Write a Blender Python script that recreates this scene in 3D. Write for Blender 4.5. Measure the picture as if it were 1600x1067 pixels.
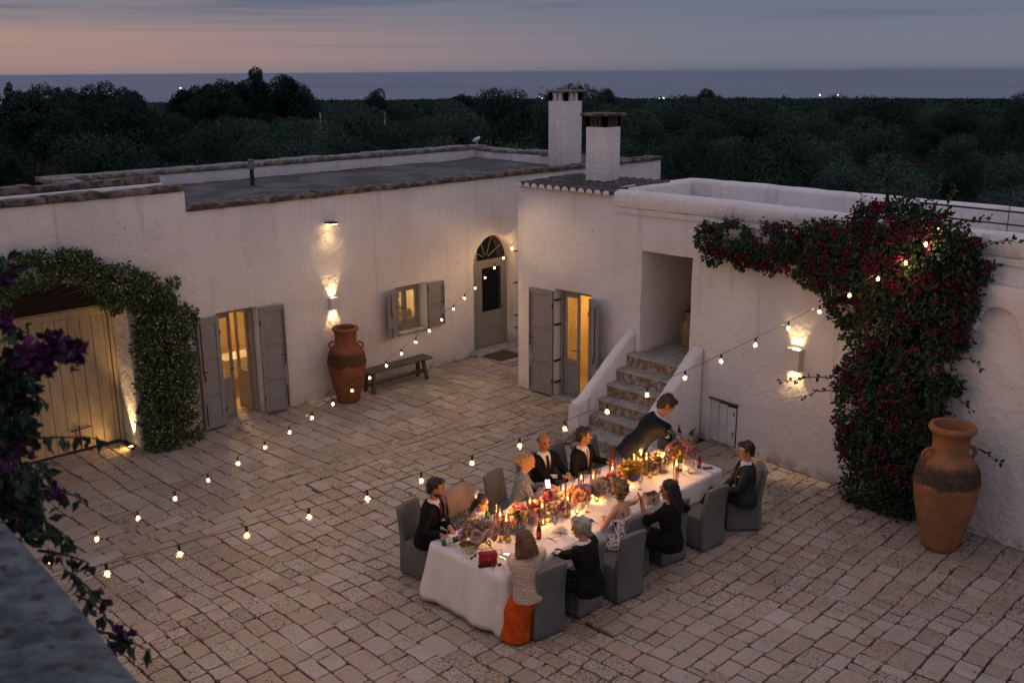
import bpy, bmesh, math, random
from mathutils import Vector, Matrix, noise, Euler

scene = bpy.context.scene
for o in list(bpy.data.objects):
    bpy.data.objects.remove(o)
col = scene.collection
R = math.radians
RN = random.Random(11)

# ------------------------------------------------------------------ camera
CAM_H = 6.4
PITCH, ROLL, AZ = R(15.1947), R(-0.3581), R(44.56)
fh = Vector((math.cos(AZ), math.sin(AZ), 0)); rh = Vector((math.sin(AZ), -math.cos(AZ), 0))
FWD = fh * math.cos(PITCH) + Vector((0, 0, -math.sin(PITCH)))
UPV = fh * math.sin(PITCH) + Vector((0, 0, math.cos(PITCH)))
IX = rh * math.cos(ROLL) + UPV * math.sin(ROLL)
IU = rh * -math.sin(ROLL) + UPV * math.cos(ROLL)
cam_data = bpy.data.cameras.new('camera'); cam = bpy.data.objects.new('camera', cam_data); col.objects.link(cam)
cam.matrix_world = Matrix(((IX.x, IU.x, -FWD.x, 0), (IX.y, IU.y, -FWD.y, 0), (IX.z, IU.z, -FWD.z, CAM_H), (0, 0, 0, 1)))
cam_data.lens = 35.0; cam_data.sensor_width = 36.0
cam_data.clip_start = 0.05; cam_data.clip_end = 120000
cam_data.dof.use_dof = True; cam_data.dof.focus_distance = 13.5; cam_data.dof.aperture_fstop = 3.5
scene.camera = cam

def gp(px, py, z=0.0):
    """ground-plan point seen at a pixel of the photograph, at height z"""
    r = FWD * 1555.6 + IX * (px - 800) - IU * (py - 533.5)
    t = (z - CAM_H) / r.z
    return Vector((r.x * t, r.y * t, z))
def gx(px, py, X):
    r = FWD * 1555.6 + IX * (px - 800) - IU * (py - 533.5); t = X / r.x
    return Vector((X, r.y * t, CAM_H + r.z * t))
def gy(px, py, Y):
    r = FWD * 1555.6 + IX * (px - 800) - IU * (py - 533.5); t = Y / r.y
    return Vector((r.x * t, Y, CAM_H + r.z * t))

# ------------------------------------------------------------------ render settings
scene.render.engine = 'CYCLES'
scene.view_settings.view_transform = 'Standard'
scene.view_settings.look = 'None'
scene.view_settings.exposure = 0.0
scene.view_settings.gamma = 1.0
scene.cycles.use_denoising = True
scene.cycles.max_bounces = 6
scene.cycles.diffuse_bounces = 3
scene.cycles.glossy_bounces = 3
scene.cycles.transmission_bounces = 4
scene.cycles.transparent_max_bounces = 12
scene.cycles.sample_clamp_indirect = 3.0
scene.cycles.caustics_reflective = False
scene.cycles.caustics_refractive = False

# ------------------------------------------------------------------ world: dusk sky after sunset, procedural
world = bpy.data.worlds.new('World'); scene.world = world; world.use_nodes = True
wt = world.node_tree; wt.nodes.clear()
def wn(t, **k):
    n = wt.nodes.new(t)
    for a, b in k.items(): setattr(n, a, b)
    return n
def wl(a, b): wt.links.new(a, b)
def wmath(op, a, b=None, clamp=False):
    n = wn('ShaderNodeMath', operation=op, use_clamp=clamp)
    for i, v in enumerate((a, b)):
        if v is None: continue
        if isinstance(v, (int, float)): n.inputs[i].default_value = v
        else: wl(v, n.inputs[i])
    return n.outputs[0]
def wramp(fac, stops):
    n = wn('ShaderNodeValToRGB'); wl(fac, n.inputs[0]); e = n.color_ramp.elements
    while len(e) < len(stops): e.new(0.5)
    for i, (p, c) in enumerate(stops):
        e[i].position = p; e[i].color = (*c, 1)
    return n.outputs[0]
def wmix(f, a, b):
    n = wn('ShaderNodeMix', data_type='RGBA')
    if isinstance(f, (int, float)): n.inputs[0].default_value = f
    else: wl(f, n.inputs[0])
    wl(a, n.inputs[6]) if not isinstance(a, tuple) else setattr(n.inputs[6], 'default_value', (*a, 1))
    wl(b, n.inputs[7]) if not isinstance(b, tuple) else setattr(n.inputs[7], 'default_value', (*b, 1))
    return n.outputs[2]
tc = wn('ShaderNodeTexCoord'); sx = wn('ShaderNodeSeparateXYZ'); wl(tc.outputs['Generated'], sx.inputs[0])
zz = wmath('MAXIMUM', sx.outputs[2], 0.0)
SUNSET = R(100)                                  # where the sun went down
az = wmath('ADD', wmath('MULTIPLY', sx.outputs[0], math.cos(SUNSET)), wmath('MULTIPLY', sx.outputs[1], math.sin(SUNSET)))
glow = wn('ShaderNodeMapRange', interpolation_type='SMOOTHSTEP'); wl(az, glow.inputs[0])
glow.inputs[1].default_value = 0.34; glow.inputs[2].default_value = 1.0
ze = wmath('POWER', zz, 0.5)                     # stretch the low sky: z .0025->.05, .01->.1, .0625->.25
warm = wramp(ze, [(0.0, (0.27, 0.21, 0.23)), (0.10, (0.40, 0.245, 0.215)), (0.18, (0.42, 0.265, 0.225)), (0.235, (0.25, 0.215, 0.235)),
                  (0.30, (0.18, 0.19, 0.26)), (0.6, (0.43, 0.395, 0.485)), (1.0, (0.49, 0.46, 0.58))])
cool = wramp(ze, [(0.0, (0.115, 0.135, 0.185)), (0.10, (0.175, 0.18, 0.23)), (0.18, (0.170, 0.185, 0.24)), (0.235, (0.150, 0.175, 0.24)),
                  (0.30, (0.14, 0.165, 0.225)), (0.6, (0.41, 0.39, 0.485)), (1.0, (0.49, 0.46, 0.58))])
base = wmix(glow.outputs[0], cool, warm)
# long flat cloud bars low in the sky
mp = wn('ShaderNodeMapping'); wl(tc.outputs['Generated'], mp.inputs[0]); mp.inputs['Scale'].default_value = (2.6, 2.6, 75)
cn = wn('ShaderNodeTexNoise'); wl(mp.outputs[0], cn.inputs[0]); cn.inputs['Scale'].default_value = 1.0; cn.inputs['Detail'].default_value = 6; cn.inputs['Roughness'].default_value = 0.55
cr = wn('ShaderNodeMapRange', interpolation_type='SMOOTHSTEP'); wl(cn.outputs[0], cr.inputs[0]); cr.inputs[1].default_value = 0.46; cr.inputs[2].default_value = 0.62
zb = wn('ShaderNodeMapRange', interpolation_type='SMOOTHSTEP'); wl(zz, zb.inputs[0]); zb.inputs[1].default_value = 0.040; zb.inputs[2].default_value = 0.056
zc = wn('ShaderNodeMapRange', interpolation_type='SMOOTHSTEP'); wl(zz, zc.inputs[0]); zc.inputs[1].default_value = 0.25; zc.inputs[2].default_value = 0.09
cm = wmath('MULTIPLY', wmath('MULTIPLY', cr.outputs[0], zb.outputs[0]), zc.outputs[0])
mp2 = wn('ShaderNodeMapping'); wl(tc.outputs['Generated'], mp2.inputs[0]); mp2.inputs['Scale'].default_value = (1.6, 1.6, 150); mp2.inputs['Location'].default_value = (3, 1, 4)
cn2 = wn('ShaderNodeTexNoise'); wl(mp2.outputs[0], cn2.inputs[0]); cn2.inputs['Scale'].default_value = 1.0; cn2.inputs['Detail'].default_value = 4
cr2 = wn('ShaderNodeMapRange', interpolation_type='SMOOTHSTEP'); wl(cn2.outputs[0], cr2.inputs[0]); cr2.inputs[1].default_value = 0.5; cr2.inputs[2].default_value = 0.75; cr2.inputs[4].default_value = 0.5
sky = wmix(cr2.outputs[0], base, (0.175, 0.17, 0.215))
sky = wmix(wmath('MULTIPLY', cm, 0.85), sky, (0.115, 0.130, 0.185))
bg = wn('ShaderNodeBackground'); wl(sky, bg.inputs[0]); bg.inputs[1].default_value = 1.0
wo = wn('ShaderNodeOutputWorld'); wl(bg.outputs[0], wo.inputs[0])

# ------------------------------------------------------------------ helpers
def tag(o, label=None, cat=None, group=None, kind=None):
    if label: o['label'] = label
    if cat: o['category'] = cat
    if group: o['group'] = group
    if kind: o['kind'] = kind
    return o
def thing(name, label, cat, loc=(0, 0, 0), rz=0.0, group=None):
    o = bpy.data.objects.new(name, None); col.objects.link(o)
    o.location = loc; o.rotation_euler = (0, 0, rz); o.empty_display_size = 0.1
    return tag(o, label, cat, group)
def link(name, me, mat=None, parent=None, loc=None, rot=None):
    o = bpy.data.objects.new(name, me); col.objects.link(o)
    if mat is not None:
        for m in (mat if isinstance(mat, (list, tuple)) else [mat]):
            if len(me.materials) < (len(mat) if isinstance(mat, (list, tuple)) else 1): me.materials.append(m)
    if parent is not None: o.parent = parent
    if loc is not None: o.location = loc
    if rot is not None: o.rotation_euler = rot
    return o
def copy_tree(o, parent=None):
    c = o.copy(); col.objects.link(c)
    if parent is not None: c.parent = parent; c.matrix_parent_inverse = o.matrix_parent_inverse
    for ch in list(o.children): copy_tree(ch, c)
    return c

class MB:
    """collects simple shapes into one mesh"""
    def __init__(s): s.v = []; s.f = []; s.m = []
    def add(s, vs, fs, mi=0):
        b = len(s.v); s.v += [tuple(v) for v in vs]; s.f += [tuple(b + i for i in f) for f in fs]; s.m += [mi] * len(fs); return s
    def box(s, a, b, M=None, mi=0):
        x0, y0, z0 = a; x1, y1, z1 = b
        vs = [Vector(p) for p in ((x0, y0, z0), (x1, y0, z0), (x1, y1, z0), (x0, y1, z0), (x0, y0, z1), (x1, y0, z1), (x1, y1, z1), (x0, y1, z1))]
        if M is not None: vs = [M @ v for v in vs]
        return s.add(vs, [(0, 3, 2, 1), (4, 5, 6, 7), (0, 1, 5, 4), (1, 2, 6, 5), (2, 3, 7, 6), (3, 0, 4, 7)], mi)
    def tube(s, pts, rad, n=8, mi=0, cap=True, flat=None, round_caps=False):
        pts = [Vector(p) for p in pts]
        if isinstance(rad, (int, float)): rad = [rad] * len(pts)
        if round_caps:
            d0 = (pts[0] - pts[1]).normalized(); d1 = (pts[-1] - pts[-2]).normalized()
            pts = [pts[0] + d0 * rad[0] * .85, pts[0] + d0 * rad[0] * .5] + pts + [pts[-1] + d1 * rad[-1] * .5, pts[-1] + d1 * rad[-1] * .85]
            rad = [rad[0] * .5, rad[0] * .87] + list(rad) + [rad[-1] * .87, rad[-1] * .5]
        vs = []; up = None
        for i, p in enumerate(pts):
            t = (pts[min(i + 1, len(pts) - 1)] - pts[max(i - 1, 0)]).normalized()
            if up is None: up = Vector((0, 0, 1)) if abs(t.z) < .9 else Vector((1, 0, 0))
            a = t.cross(up)
            if a.length < 1e-4: a = t.orthogonal()
            a.normalize(); b = a.cross(t).normalized(); up = b
            for k in range(n):
                th = 2 * math.pi * k / n
                vs.append(p + (a * math.cos(th) + b * math.sin(th)) * rad[i])
        fs = []
        for i in range(len(pts) - 1):
            for k in range(n):
                k2 = (k + 1) % n
                fs.append((i * n + k, i * n + k2, (i + 1) * n + k2, (i + 1) * n + k))
        if cap:
            fs.append(tuple(reversed(range(n)))); fs.append(tuple((len(pts) - 1) * n + k for k in range(n)))
        # make normals outward
        fs = [tuple(reversed(f)) for f in fs]
        return s.add(vs, fs, mi)
    def loft(s, rings, mi=0, cap=True):
        n = len(rings[0]); vs = [v for r in rings for v in r]; fs = []
        for i in range(len(rings) - 1):
            for k in range(n):
                k2 = (k + 1) % n
                fs.append((i * n + k, i * n + k2, (i + 1) * n + k2, (i + 1) * n + k))
        if cap:
            fs.append(tuple(reversed(range(n)))); fs.append(tuple((len(rings) - 1) * n + k for k in range(n)))
        return s.add(vs, fs, mi)
    def lathe(s, prof, n=24, c=(0, 0, 0), mi=0, cap=False):
        rings = [[Vector((c[0] + r * math.cos(2 * math.pi * k / n), c[1] + r * math.sin(2 * math.pi * k / n), c[2] + z)) for k in range(n)] for r, z in prof]
        return s.loft(rings, mi, cap)
    def ell(s, c, r, M=None, n=14, mi=0):
        c = Vector(c); rings = []
        m = n // 2 + 1
        for i in range(1, m):
            ph = math.pi * i / m
            rings.append([Vector((r[0] * math.sin(ph) * math.cos(2 * math.pi * k / n), r[1] * math.sin(ph) * math.sin(2 * math.pi * k / n), -r[2] * math.cos(ph))) for k in range(n)])
        b = [v for q in rings for v in q]
        vs = b + [Vector((0, 0, -r[2])), Vector((0, 0, r[2]))]
        if M is not None: vs = [M @ v for v in vs]
        vs = [c + v for v in vs]
        fs = []
        L = len(rings)
        for i in range(L - 1):
            for k in range(n):
                k2 = (k + 1) % n
                fs.append((i * n + k, i * n + k2, (i + 1) * n + k2, (i + 1) * n + k))
        for k in range(n):
            k2 = (k + 1) % n
            fs.append((L * n, k2, k)); fs.append((L * n + 1, (L - 1) * n + k, (L - 1) * n + k2))
        return s.add(vs, fs, mi)
    def mesh(s, name, smooth=None, bevel=0, bseg=2, recalc=False):
        me = bpy.data.meshes.new(name); me.from_pydata(s.v, [], s.f)
        for i, p in enumerate(me.polygons): p.material_index = s.m[i]
        if bevel or recalc:
            bm = bmesh.new(); bm.from_mesh(me)
            if recalc: bmesh.ops.recalc_face_normals(bm, faces=bm.faces)
            if bevel:
                ed = [e for e in bm.edges if len(e.link_faces) == 2 and e.calc_face_angle(0) > 0.5]
                bmesh.ops.bevel(bm, geom=ed, offset=bevel, segments=bseg, affect='EDGES', profile=0.5, clamp_overlap=True)
            bm.to_mesh(me); bm.free()
        if smooth is not None:
            for p in me.polygons: p.use_smooth = True
            if smooth < 3: me.set_sharp_from_angle(angle=smooth)
        return me
    def build(s, name, mat, parent=None, smooth=None, bevel=0, bseg=2, loc=None, rot=None, recalc=False):
        return link(name, s.mesh(name, smooth, bevel, bseg, recalc), mat, parent, loc, rot)

def roughen(me, amp, scale, seed=0.0, amp2=0, scale2=1):
    for v in me.vertices:
        p = v.co * scale + Vector((seed, seed * 1.7, seed * .3))
        d = noise.noise_vector(p) * amp
        if amp2: d += noise.noise_vector(v.co * scale2 + Vector((seed, 9, 2))) * amp2
        v.co += d

# ------------------------------------------------------------------ materials
def mat_new(name):
    m = bpy.data.materials.new(name); m.use_nodes = True
    return m, m.node_tree, m.node_tree.nodes['Principled BSDF']
def mixc(nt, f, a, b):
    n = nt.nodes.new('ShaderNodeMix'); n.data_type = 'RGBA'
    for i, v in ((0, f), (6, a), (7, b)):
        if isinstance(v, tuple): n.inputs[i].default_value = (*v, 1)
        elif isinstance(v, (int, float)): n.inputs[i].default_value = v
        else: nt.links.new(v, n.inputs[i])
    return n.outputs[2]
def mrange(nt, v, a, b, c=0.0, d=1.0, smooth=True):
    n = nt.nodes.new('ShaderNodeMapRange')
    if smooth: n.interpolation_type = 'SMOOTHSTEP'
    nt.links.new(v, n.inputs[0])
    for i, x in enumerate((a, b, c, d)): n.inputs[i + 1].default_value = x
    return n.outputs[0]
def coords(nt, kind='Object', scale=(1, 1, 1)):
    t = nt.nodes.new('ShaderNodeTexCoord'); m = nt.nodes.new('ShaderNodeMapping'); m.inputs['Scale'].default_value = scale
    if kind == 'World':
        g = nt.nodes.new('ShaderNodeNewGeometry'); nt.links.new(g.outputs['Position'], m.inputs[0])
    else: nt.links.new(t.outputs[kind], m.inputs[0])
    return m.outputs[0]
def noi(nt, vec, scale, detail=4, rough=.55, dist=0.0):
    n = nt.nodes.new('ShaderNodeTexNoise'); nt.links.new(vec, n.inputs[0])
    n.inputs['Scale'].default_value = scale; n.inputs['Detail'].default_value = detail; n.inputs['Roughness'].default_value = rough; n.inputs['Distortion'].default_value = dist
    return n.outputs[0]
def mth(nt, op, a, b=0.0):
    n = nt.nodes.new('ShaderNodeMath'); n.operation = op
    for i, v in enumerate((a, b)):
        if isinstance(v, (int, float)): n.inputs[i].default_value = v
        else: nt.links.new(v, n.inputs[i])
    return n.outputs[0]
def bump(nt, bs, h, dist, strength=1.0):
    n = nt.nodes.new('ShaderNodeBump'); n.inputs['Distance'].default_value = dist; n.inputs['Strength'].default_value = strength
    nt.links.new(h, n.inputs['Height']); nt.links.new(n.outputs[0], bs.inputs['Normal'])
def simple(name, c1, c2=None, scale=6, rough=.7, bd=0.0, bs=40, kind='Object', metal=0.0, spec=.4, stretch=(1, 1, 1), vary=0.0, lo=.38, hi=.62):
    m, nt, p = mat_new(name)
    v = coords(nt, kind, stretch)
    c = c1
    if c2 is not None: c = mixc(nt, mrange(nt, noi(nt, v, scale), lo, hi), c1, c2)
    if vary:
        oi = nt.nodes.new('ShaderNodeObjectInfo'); hs = nt.nodes.new('ShaderNodeHueSaturation')
        nt.links.new(mrange(nt, oi.outputs['Random'], 0, 1, 1 - vary, 1 + vary, False), hs.inputs['Value'])
        if isinstance(c, tuple): hs.inputs['Color'].default_value = (*c, 1)
        else: nt.links.new(c, hs.inputs['Color'])
        c = hs.outputs[0]
    if isinstance(c, tuple): p.inputs['Base Color'].default_value = (*c, 1)
    else: nt.links.new(c, p.inputs['Base Color'])
    p.inputs['Roughness'].default_value = rough; p.inputs['Metallic'].default_value = metal
    p.inputs['Specular IOR Level'].default_value = spec
    if bd: bump(nt, p, noi(nt, v, bs, 5, .6), bd)
    return m
def emis(name, c, s):
    m, nt, p = mat_new(name)
    p.inputs['Base Color'].default_value = (*c, 1); p.inputs['Emission Color'].default_value = (*c, 1); p.inputs['Emission Strength'].default_value = s
    return m
def glassy(name, tint=(1, 1, 1), gl=0.12, rough=0.03):
    m = bpy.data.materials.new(name); m.use_nodes = True; nt = m.node_tree; nt.nodes.clear()
    t = nt.nodes.new('ShaderNodeBsdfTransparent'); t.inputs[0].default_value = (*tint, 1)
    g = nt.nodes.new('ShaderNodeBsdfGlossy'); g.inputs['Roughness'].default_value = rough
    fr = nt.nodes.new('ShaderNodeLayerWeight'); fr.inputs[0].default_value = 0.35
    mx = nt.nodes.new('ShaderNodeMixShader'); nt.links.new(mrange(nt, fr.outputs['Fresnel'], 0, 1, gl * .4, min(1, gl * 4), False), mx.inputs[0])
    nt.links.new(t.outputs[0], mx.inputs[1]); nt.links.new(g.outputs[0], mx.inputs[2])
    o = nt.nodes.new('ShaderNodeOutputMaterial'); nt.links.new(mx.outputs[0], o.inputs[0])
    return m

def plaster_mat(name, c1=(.72, .67, .64), c2=(.62, .575, .55), bd=.012):
    m, nt, p = mat_new(name); v = coords(nt, 'World')
    big = mrange(nt, noi(nt, v, .7, 4), .35, .7)
    c = mixc(nt, big, c1, c2)
    # drips and old patches
    st = nt.nodes.new('ShaderNodeMapping'); nt.links.new(v, st.inputs[0]); st.inputs['Scale'].default_value = (5, 5, .55)
    c = mixc(nt, mrange(nt, noi(nt, st.outputs[0], 1.0, 5), .56, .78, 0, .35), c, (.40, .35, .32))
    c = mixc(nt, mrange(nt, noi(nt, v, 9, 3), .69, .74, 0, .55), c, (.36, .28, .23))
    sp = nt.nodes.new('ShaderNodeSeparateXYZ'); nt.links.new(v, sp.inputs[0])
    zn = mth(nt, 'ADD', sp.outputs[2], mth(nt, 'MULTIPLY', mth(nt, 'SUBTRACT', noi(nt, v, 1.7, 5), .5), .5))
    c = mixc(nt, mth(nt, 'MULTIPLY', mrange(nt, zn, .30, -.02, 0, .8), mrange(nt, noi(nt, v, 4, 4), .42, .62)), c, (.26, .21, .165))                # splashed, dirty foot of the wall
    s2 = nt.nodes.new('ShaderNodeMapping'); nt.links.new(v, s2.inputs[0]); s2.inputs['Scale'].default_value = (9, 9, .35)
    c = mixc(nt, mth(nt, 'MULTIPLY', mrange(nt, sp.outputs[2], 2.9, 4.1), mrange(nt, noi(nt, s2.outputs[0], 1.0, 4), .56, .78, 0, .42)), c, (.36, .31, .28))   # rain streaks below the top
    nt.links.new(c, p.inputs['Base Color']); p.inputs['Roughness'].default_value = .92; p.inputs['Specular IOR Level'].default_value = .15
    h = mth(nt, 'ADD', mth(nt, 'MULTIPLY', noi(nt, v, 3.2, 3), 1.2), mth(nt, 'ADD', mth(nt, 'MULTIPLY', noi(nt, v, 11, 5, .6, .6), 1.0), mth(nt, 'MULTIPLY', noi(nt, v, 42, 4), .22)))
    bump(nt, p, h, bd * 2.3)
    return m
M = {}
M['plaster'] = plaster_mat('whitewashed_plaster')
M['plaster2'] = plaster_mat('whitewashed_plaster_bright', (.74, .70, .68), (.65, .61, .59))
M['white'] = simple('white_paint', (.62, .60, .58), (.52, .5, .48), 3, .6, .001, 60)
M['coping'] = simple('old_coping_stone', (.20, .155, .12), (.055, .045, .038), 6, .95, .03, 14, 'World', lo=.35, hi=.6)
M['coping_pale'] = simple('pale_coping_stone', (.30, .28, .255), (.13, .12, .105), 7, .95, .02, 16, 'World', lo=.35, hi=.6)
M['roof'] = simple('bitumen_roof', (.105, .10, .095), (.052, .052, .052), 1.4, .95, .02, 9, 'World', stretch=(1, 1, 1))
M['tile'] = simple('old_roof_tile', (.10, .085, .075), (.05, .045, .042), 12, .9, .008, 40, vary=.2)
M['shutter'] = simple('grey_shutter_paint', (.235, .22, .215), (.21, .197, .192), 5, .55, .0008, 60, stretch=(2, 2, .8))
M['frame'] = simple('taupe_frame_paint', (.26, .23, .20), (.22, .195, .17), 6, .55, .001, 60)
M['gate'] = simple('cream_gate_paint', (.42, .33, .21), (.35, .27, .17), 5, .6, .002, 50, stretch=(3, 3, .5))
M['iron'] = simple('dark_iron', (.035, .03, .028), (.06, .04, .03), 30, .6, .001, 80, metal=.6)
M['wood'] = simple('weathered_wood', (.105, .085, .06), (.06, .05, .038), 3, .8, .004, 20, stretch=(1, 8, 8))
M['brownwood'] = simple('brown_wood', (.22, .10, .045), (.14, .06, .03), 4, .5, .002, 20, stretch=(6, 6, 1))
def terracotta(name, c1, c2, dark, z0, z1):
    m, nt, p = mat_new(name); v = coords(nt, 'Object')
    c = mixc(nt, mrange(nt, noi(nt, v, 4, 5), .35, .65), c1, c2)
    sp = nt.nodes.new('ShaderNodeSeparateXYZ'); nt.links.new(v, sp.inputs[0])
    n2 = mth(nt, 'ADD', sp.outputs[2], mth(nt, 'MULTIPLY', mth(nt, 'SUBTRACT', noi(nt, v, 5, 4), .5), .22))
    band = mth(nt, 'MULTIPLY', mrange(nt, n2, z0 - .04, z0 + .03), mrange(nt, n2, z1 + .05, z1 - .08))
    c = mixc(nt, mth(nt, 'MULTIPLY', band, mrange(nt, noi(nt, v, 14, 4), .2, .6, .55, .95)), c, dark)
    nt.links.new(c, p.inputs['Base Color']); p.inputs['Roughness'].default_value = .85; p.inputs['Specular IOR Level'].default_value = .2
    st = nt.nodes.new('ShaderNodeMapping'); nt.links.new(v, st.inputs[0]); st.inputs['Scale'].default_value = (2, 2, 40)
    bump(nt, p, mth(nt, 'ADD', noi(nt, st.outputs[0], 1.0, 3), mth(nt, 'MULTIPLY', noi(nt, v, 40), .5)), .006)
    return m
M['jar1'] = terracotta('terracotta_red', (.24, .095, .043), (.17, .064, .030), (.055, .028, .018), .80, 1.06)
M['jar2'] = terracotta('terracotta_ochre', (.29, .135, .062), (.23, .105, .05), (.040, .030, .024), .98, 1.30)
M['pot'] = simple('ochre_pot', (.30, .19, .09), (.22, .14, .07), 6, .8, .004, 40)
M['tap'] = simple('dark_brass', (.04, .045, .04), None, 1, .4, metal=.8)
M['cable'] = simple('black_cable', (.022, .018, .015), rough=.6)
M['filament'] = emis('glowing_filament', (1.0, .58, .24), 34)
def bulb_glass():
    m = bpy.data.materials.new('frosted_bulb_glass'); m.use_nodes = True; nt = m.node_tree; nt.nodes.clear()
    t = nt.nodes.new('ShaderNodeBsdfTransparent'); s = nt.nodes.new('ShaderNodeBsdfTranslucent'); s.inputs[0].default_value = (1, .62, .25, 1)
    mx = nt.nodes.new('ShaderNodeMixShader'); mx.inputs[0].default_value = .05; nt.links.new(t.outputs[0], mx.inputs[1]); nt.links.new(s.outputs[0], mx.inputs[2])
    o = nt.nodes.new('ShaderNodeOutputMaterial'); nt.links.new(mx.outputs[0], o.inputs[0]); return m
M['bulb'] = bulb_glass()
M['lampbox'] = simple('white_lamp_metal', (.55, .52, .50), rough=.5)
M['ledwarm'] = emis('lamp_diffuser', (1.0, .72, .32), 14)

def paver_mat():
    m, nt, p = mat_new('limestone_paver'); v = coords(nt, 'World')
    g = nt.nodes.new('ShaderNodeNewGeometry')
    rr = g.outputs['Random Per Island']
    oi = nt.nodes.new('ShaderNodeObjectInfo')
    rnd = mth(nt, 'FRACT', mth(nt, 'ADD', mth(nt, 'MULTIPLY', rr, 7.31), mth(nt, 'MULTIPLY', oi.outputs['Random'], 3.17)))
    c = mixc(nt, rnd, (.31, .248, .19), (.40, .335, .275))
    c = mixc(nt, mth(nt, 'MULTIPLY', mrange(nt, mth(nt, 'FRACT', mth(nt, 'MULTIPLY', rnd, 13.7)), .72, .8), .6), c, (.40, .35, .325))
    c = mixc(nt, mth(nt, 'MULTIPLY', mrange(nt, mth(nt, 'FRACT', mth(nt, 'MULTIPLY', rnd, 29.3)), .80, .84), .5), c, (.34, .235, .17))
    c = mixc(nt, mrange(nt, noi(nt, v, 1.1, 4), .45, .75, 0, .4), c, (.25, .185, .14))
    c = mixc(nt, mrange(nt, noi(nt, v, 7, 5, .65), .50, .72, 0, .45), c, (.22, .17, .14))
    # dark pits: more of them in parts of the yard
    where = mrange(nt, noi(nt, v, .45, 3), .36, .56, .25, 1.0)
    pn = noi(nt, v, 34, 4, .7, .4); pit = mrange(nt, pn, .545, .60)
    pit = mth(nt, 'MULTIPLY', pit, mth(nt, 'MULTIPLY', where, mrange(nt, mth(nt, 'FRACT', mth(nt, 'MULTIPLY', rnd, 5.9)), .1, .7, .25, 1.0)))
    c = mixc(nt, mth(nt, 'MULTIPLY', pit, .9), c, (.055, .042, .038))
    nt.links.new(c, p.inputs['Base Color']); p.inputs['Roughness'].default_value = .58; p.inputs['Specular IOR Level'].default_value = .4
    h = mth(nt, 'ADD', mth(nt, 'MULTIPLY', noi(nt, v, 5, 4), 1.0), mth(nt, 'SUBTRACT', mth(nt, 'MULTIPLY', noi(nt, v, 26, 4), .35), mth(nt, 'MULTIPLY', pit, .5)))
    bump(nt, p, h, .018)
    return m
M['paver'] = paver_mat()
M['joint'] = simple('joint_dirt', (.095, .065, .042), (.035, .028, .02), 9, 1.0, .01, 40, 'World', spec=.1)
M['step_top'] = simple('worn_step_stone', (.34, .31, .28), (.25, .225, .20), 7, .85, .006, 30, 'World')
def riser_mat():
    m, nt, p = mat_new('flaking_riser'); v = coords(nt, 'World')
    c = mixc(nt, mrange(nt, noi(nt, v, 10, 7, .78), .44, .60), (.17, .11, .075), (.40, .345, .305))
    nt.links.new(c, p.inputs['Base Color']); p.inputs['Roughness'].default_value = .95
    bump(nt, p, noi(nt, v, 11, 6, .7), .03)
    return m
M['riser'] = riser_mat()

# ------------------------------------------------------------------ land and sea
def land_z(x, y):
    dx, dy = x - 9, y - 9; r = math.hypot(dx, dy)
    s = max(0.0, (dx * FWD.x + dy * FWD.y) / (r + 1e-6) / math.hypot(FWD.x, FWD.y))
    s = min(1.0, s * 1.35)
    und = 0.5 * noise.noise(Vector((x * .02, y * .02, 3))) + 1.6 * noise.noise(Vector((x * .004, y * .004, 7))) * min(1, r / 300)
    return -0.4 - 0.0262 * max(0, r - 14) * s + und * min(1, max(0, (r - 16)) / 30)
mb = MB(); radii = [0.5, 8, 14, 20, 27, 35, 45, 58, 75, 95, 120, 155, 200, 260, 340, 450, 600, 800, 1050, 1400, 1900, 2500, 3200]
rings = []
for r in radii:
    rings.append([Vector((9 + r * math.cos(2 * math.pi * k / 120), 9 + r * math.sin(2 * math.pi * k / 120), 0)) for k in range(120)])
for rg in rings:
    for v in rg: v.z = land_z(v.x, v.y)
mb.loft(list(reversed(rings)), cap=False)
M['land'] = simple('dry_field_earth', (.034, .030, .021), (.018, .024, .014), .25, 1.0, 0, 1, 'World', spec=.0)
tag(mb.build('ground', M['land'], smooth=3.2), 'dark olive grove land sloping down to the sea', kind='structure')
def sea_mat():
    m, nt, p = mat_new('evening_sea'); v = coords(nt, 'World')
    p.inputs['Base Color'].default_value = (.065, .110, .190, 1); p.inputs['Roughness'].default_value = .45; p.inputs['Specular IOR Level'].default_value = .3
    st = nt.nodes.new('ShaderNodeMapping'); nt.links.new(v, st.inputs[0]); st.inputs['Rotation'].default_value = (0, 0, -.78); st.inputs['Scale'].default_value = (1, .18, 1)
    nt.links.new(mixc(nt, mrange(nt, noi(nt, st.outputs[0], .0012, 5), .35, .65), (.050, .090, .165), (.085, .130, .205)), p.inputs['Base Color'])
    bump(nt, p, noi(nt, v, .05, 4), 3.0, .6)
    return m
M['sea'] = sea_mat()

mb = MB()
mb.add([(-60000, -60000, -80.0), (90000, -60000, -80.0), (90000, 90000, -80.0), (-60000, 90000, -80.0)], [(0, 1, 2, 3)])
tag(mb.build('sea', M['sea']), 'calm blue sea under the evening sky', kind='structure')

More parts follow.
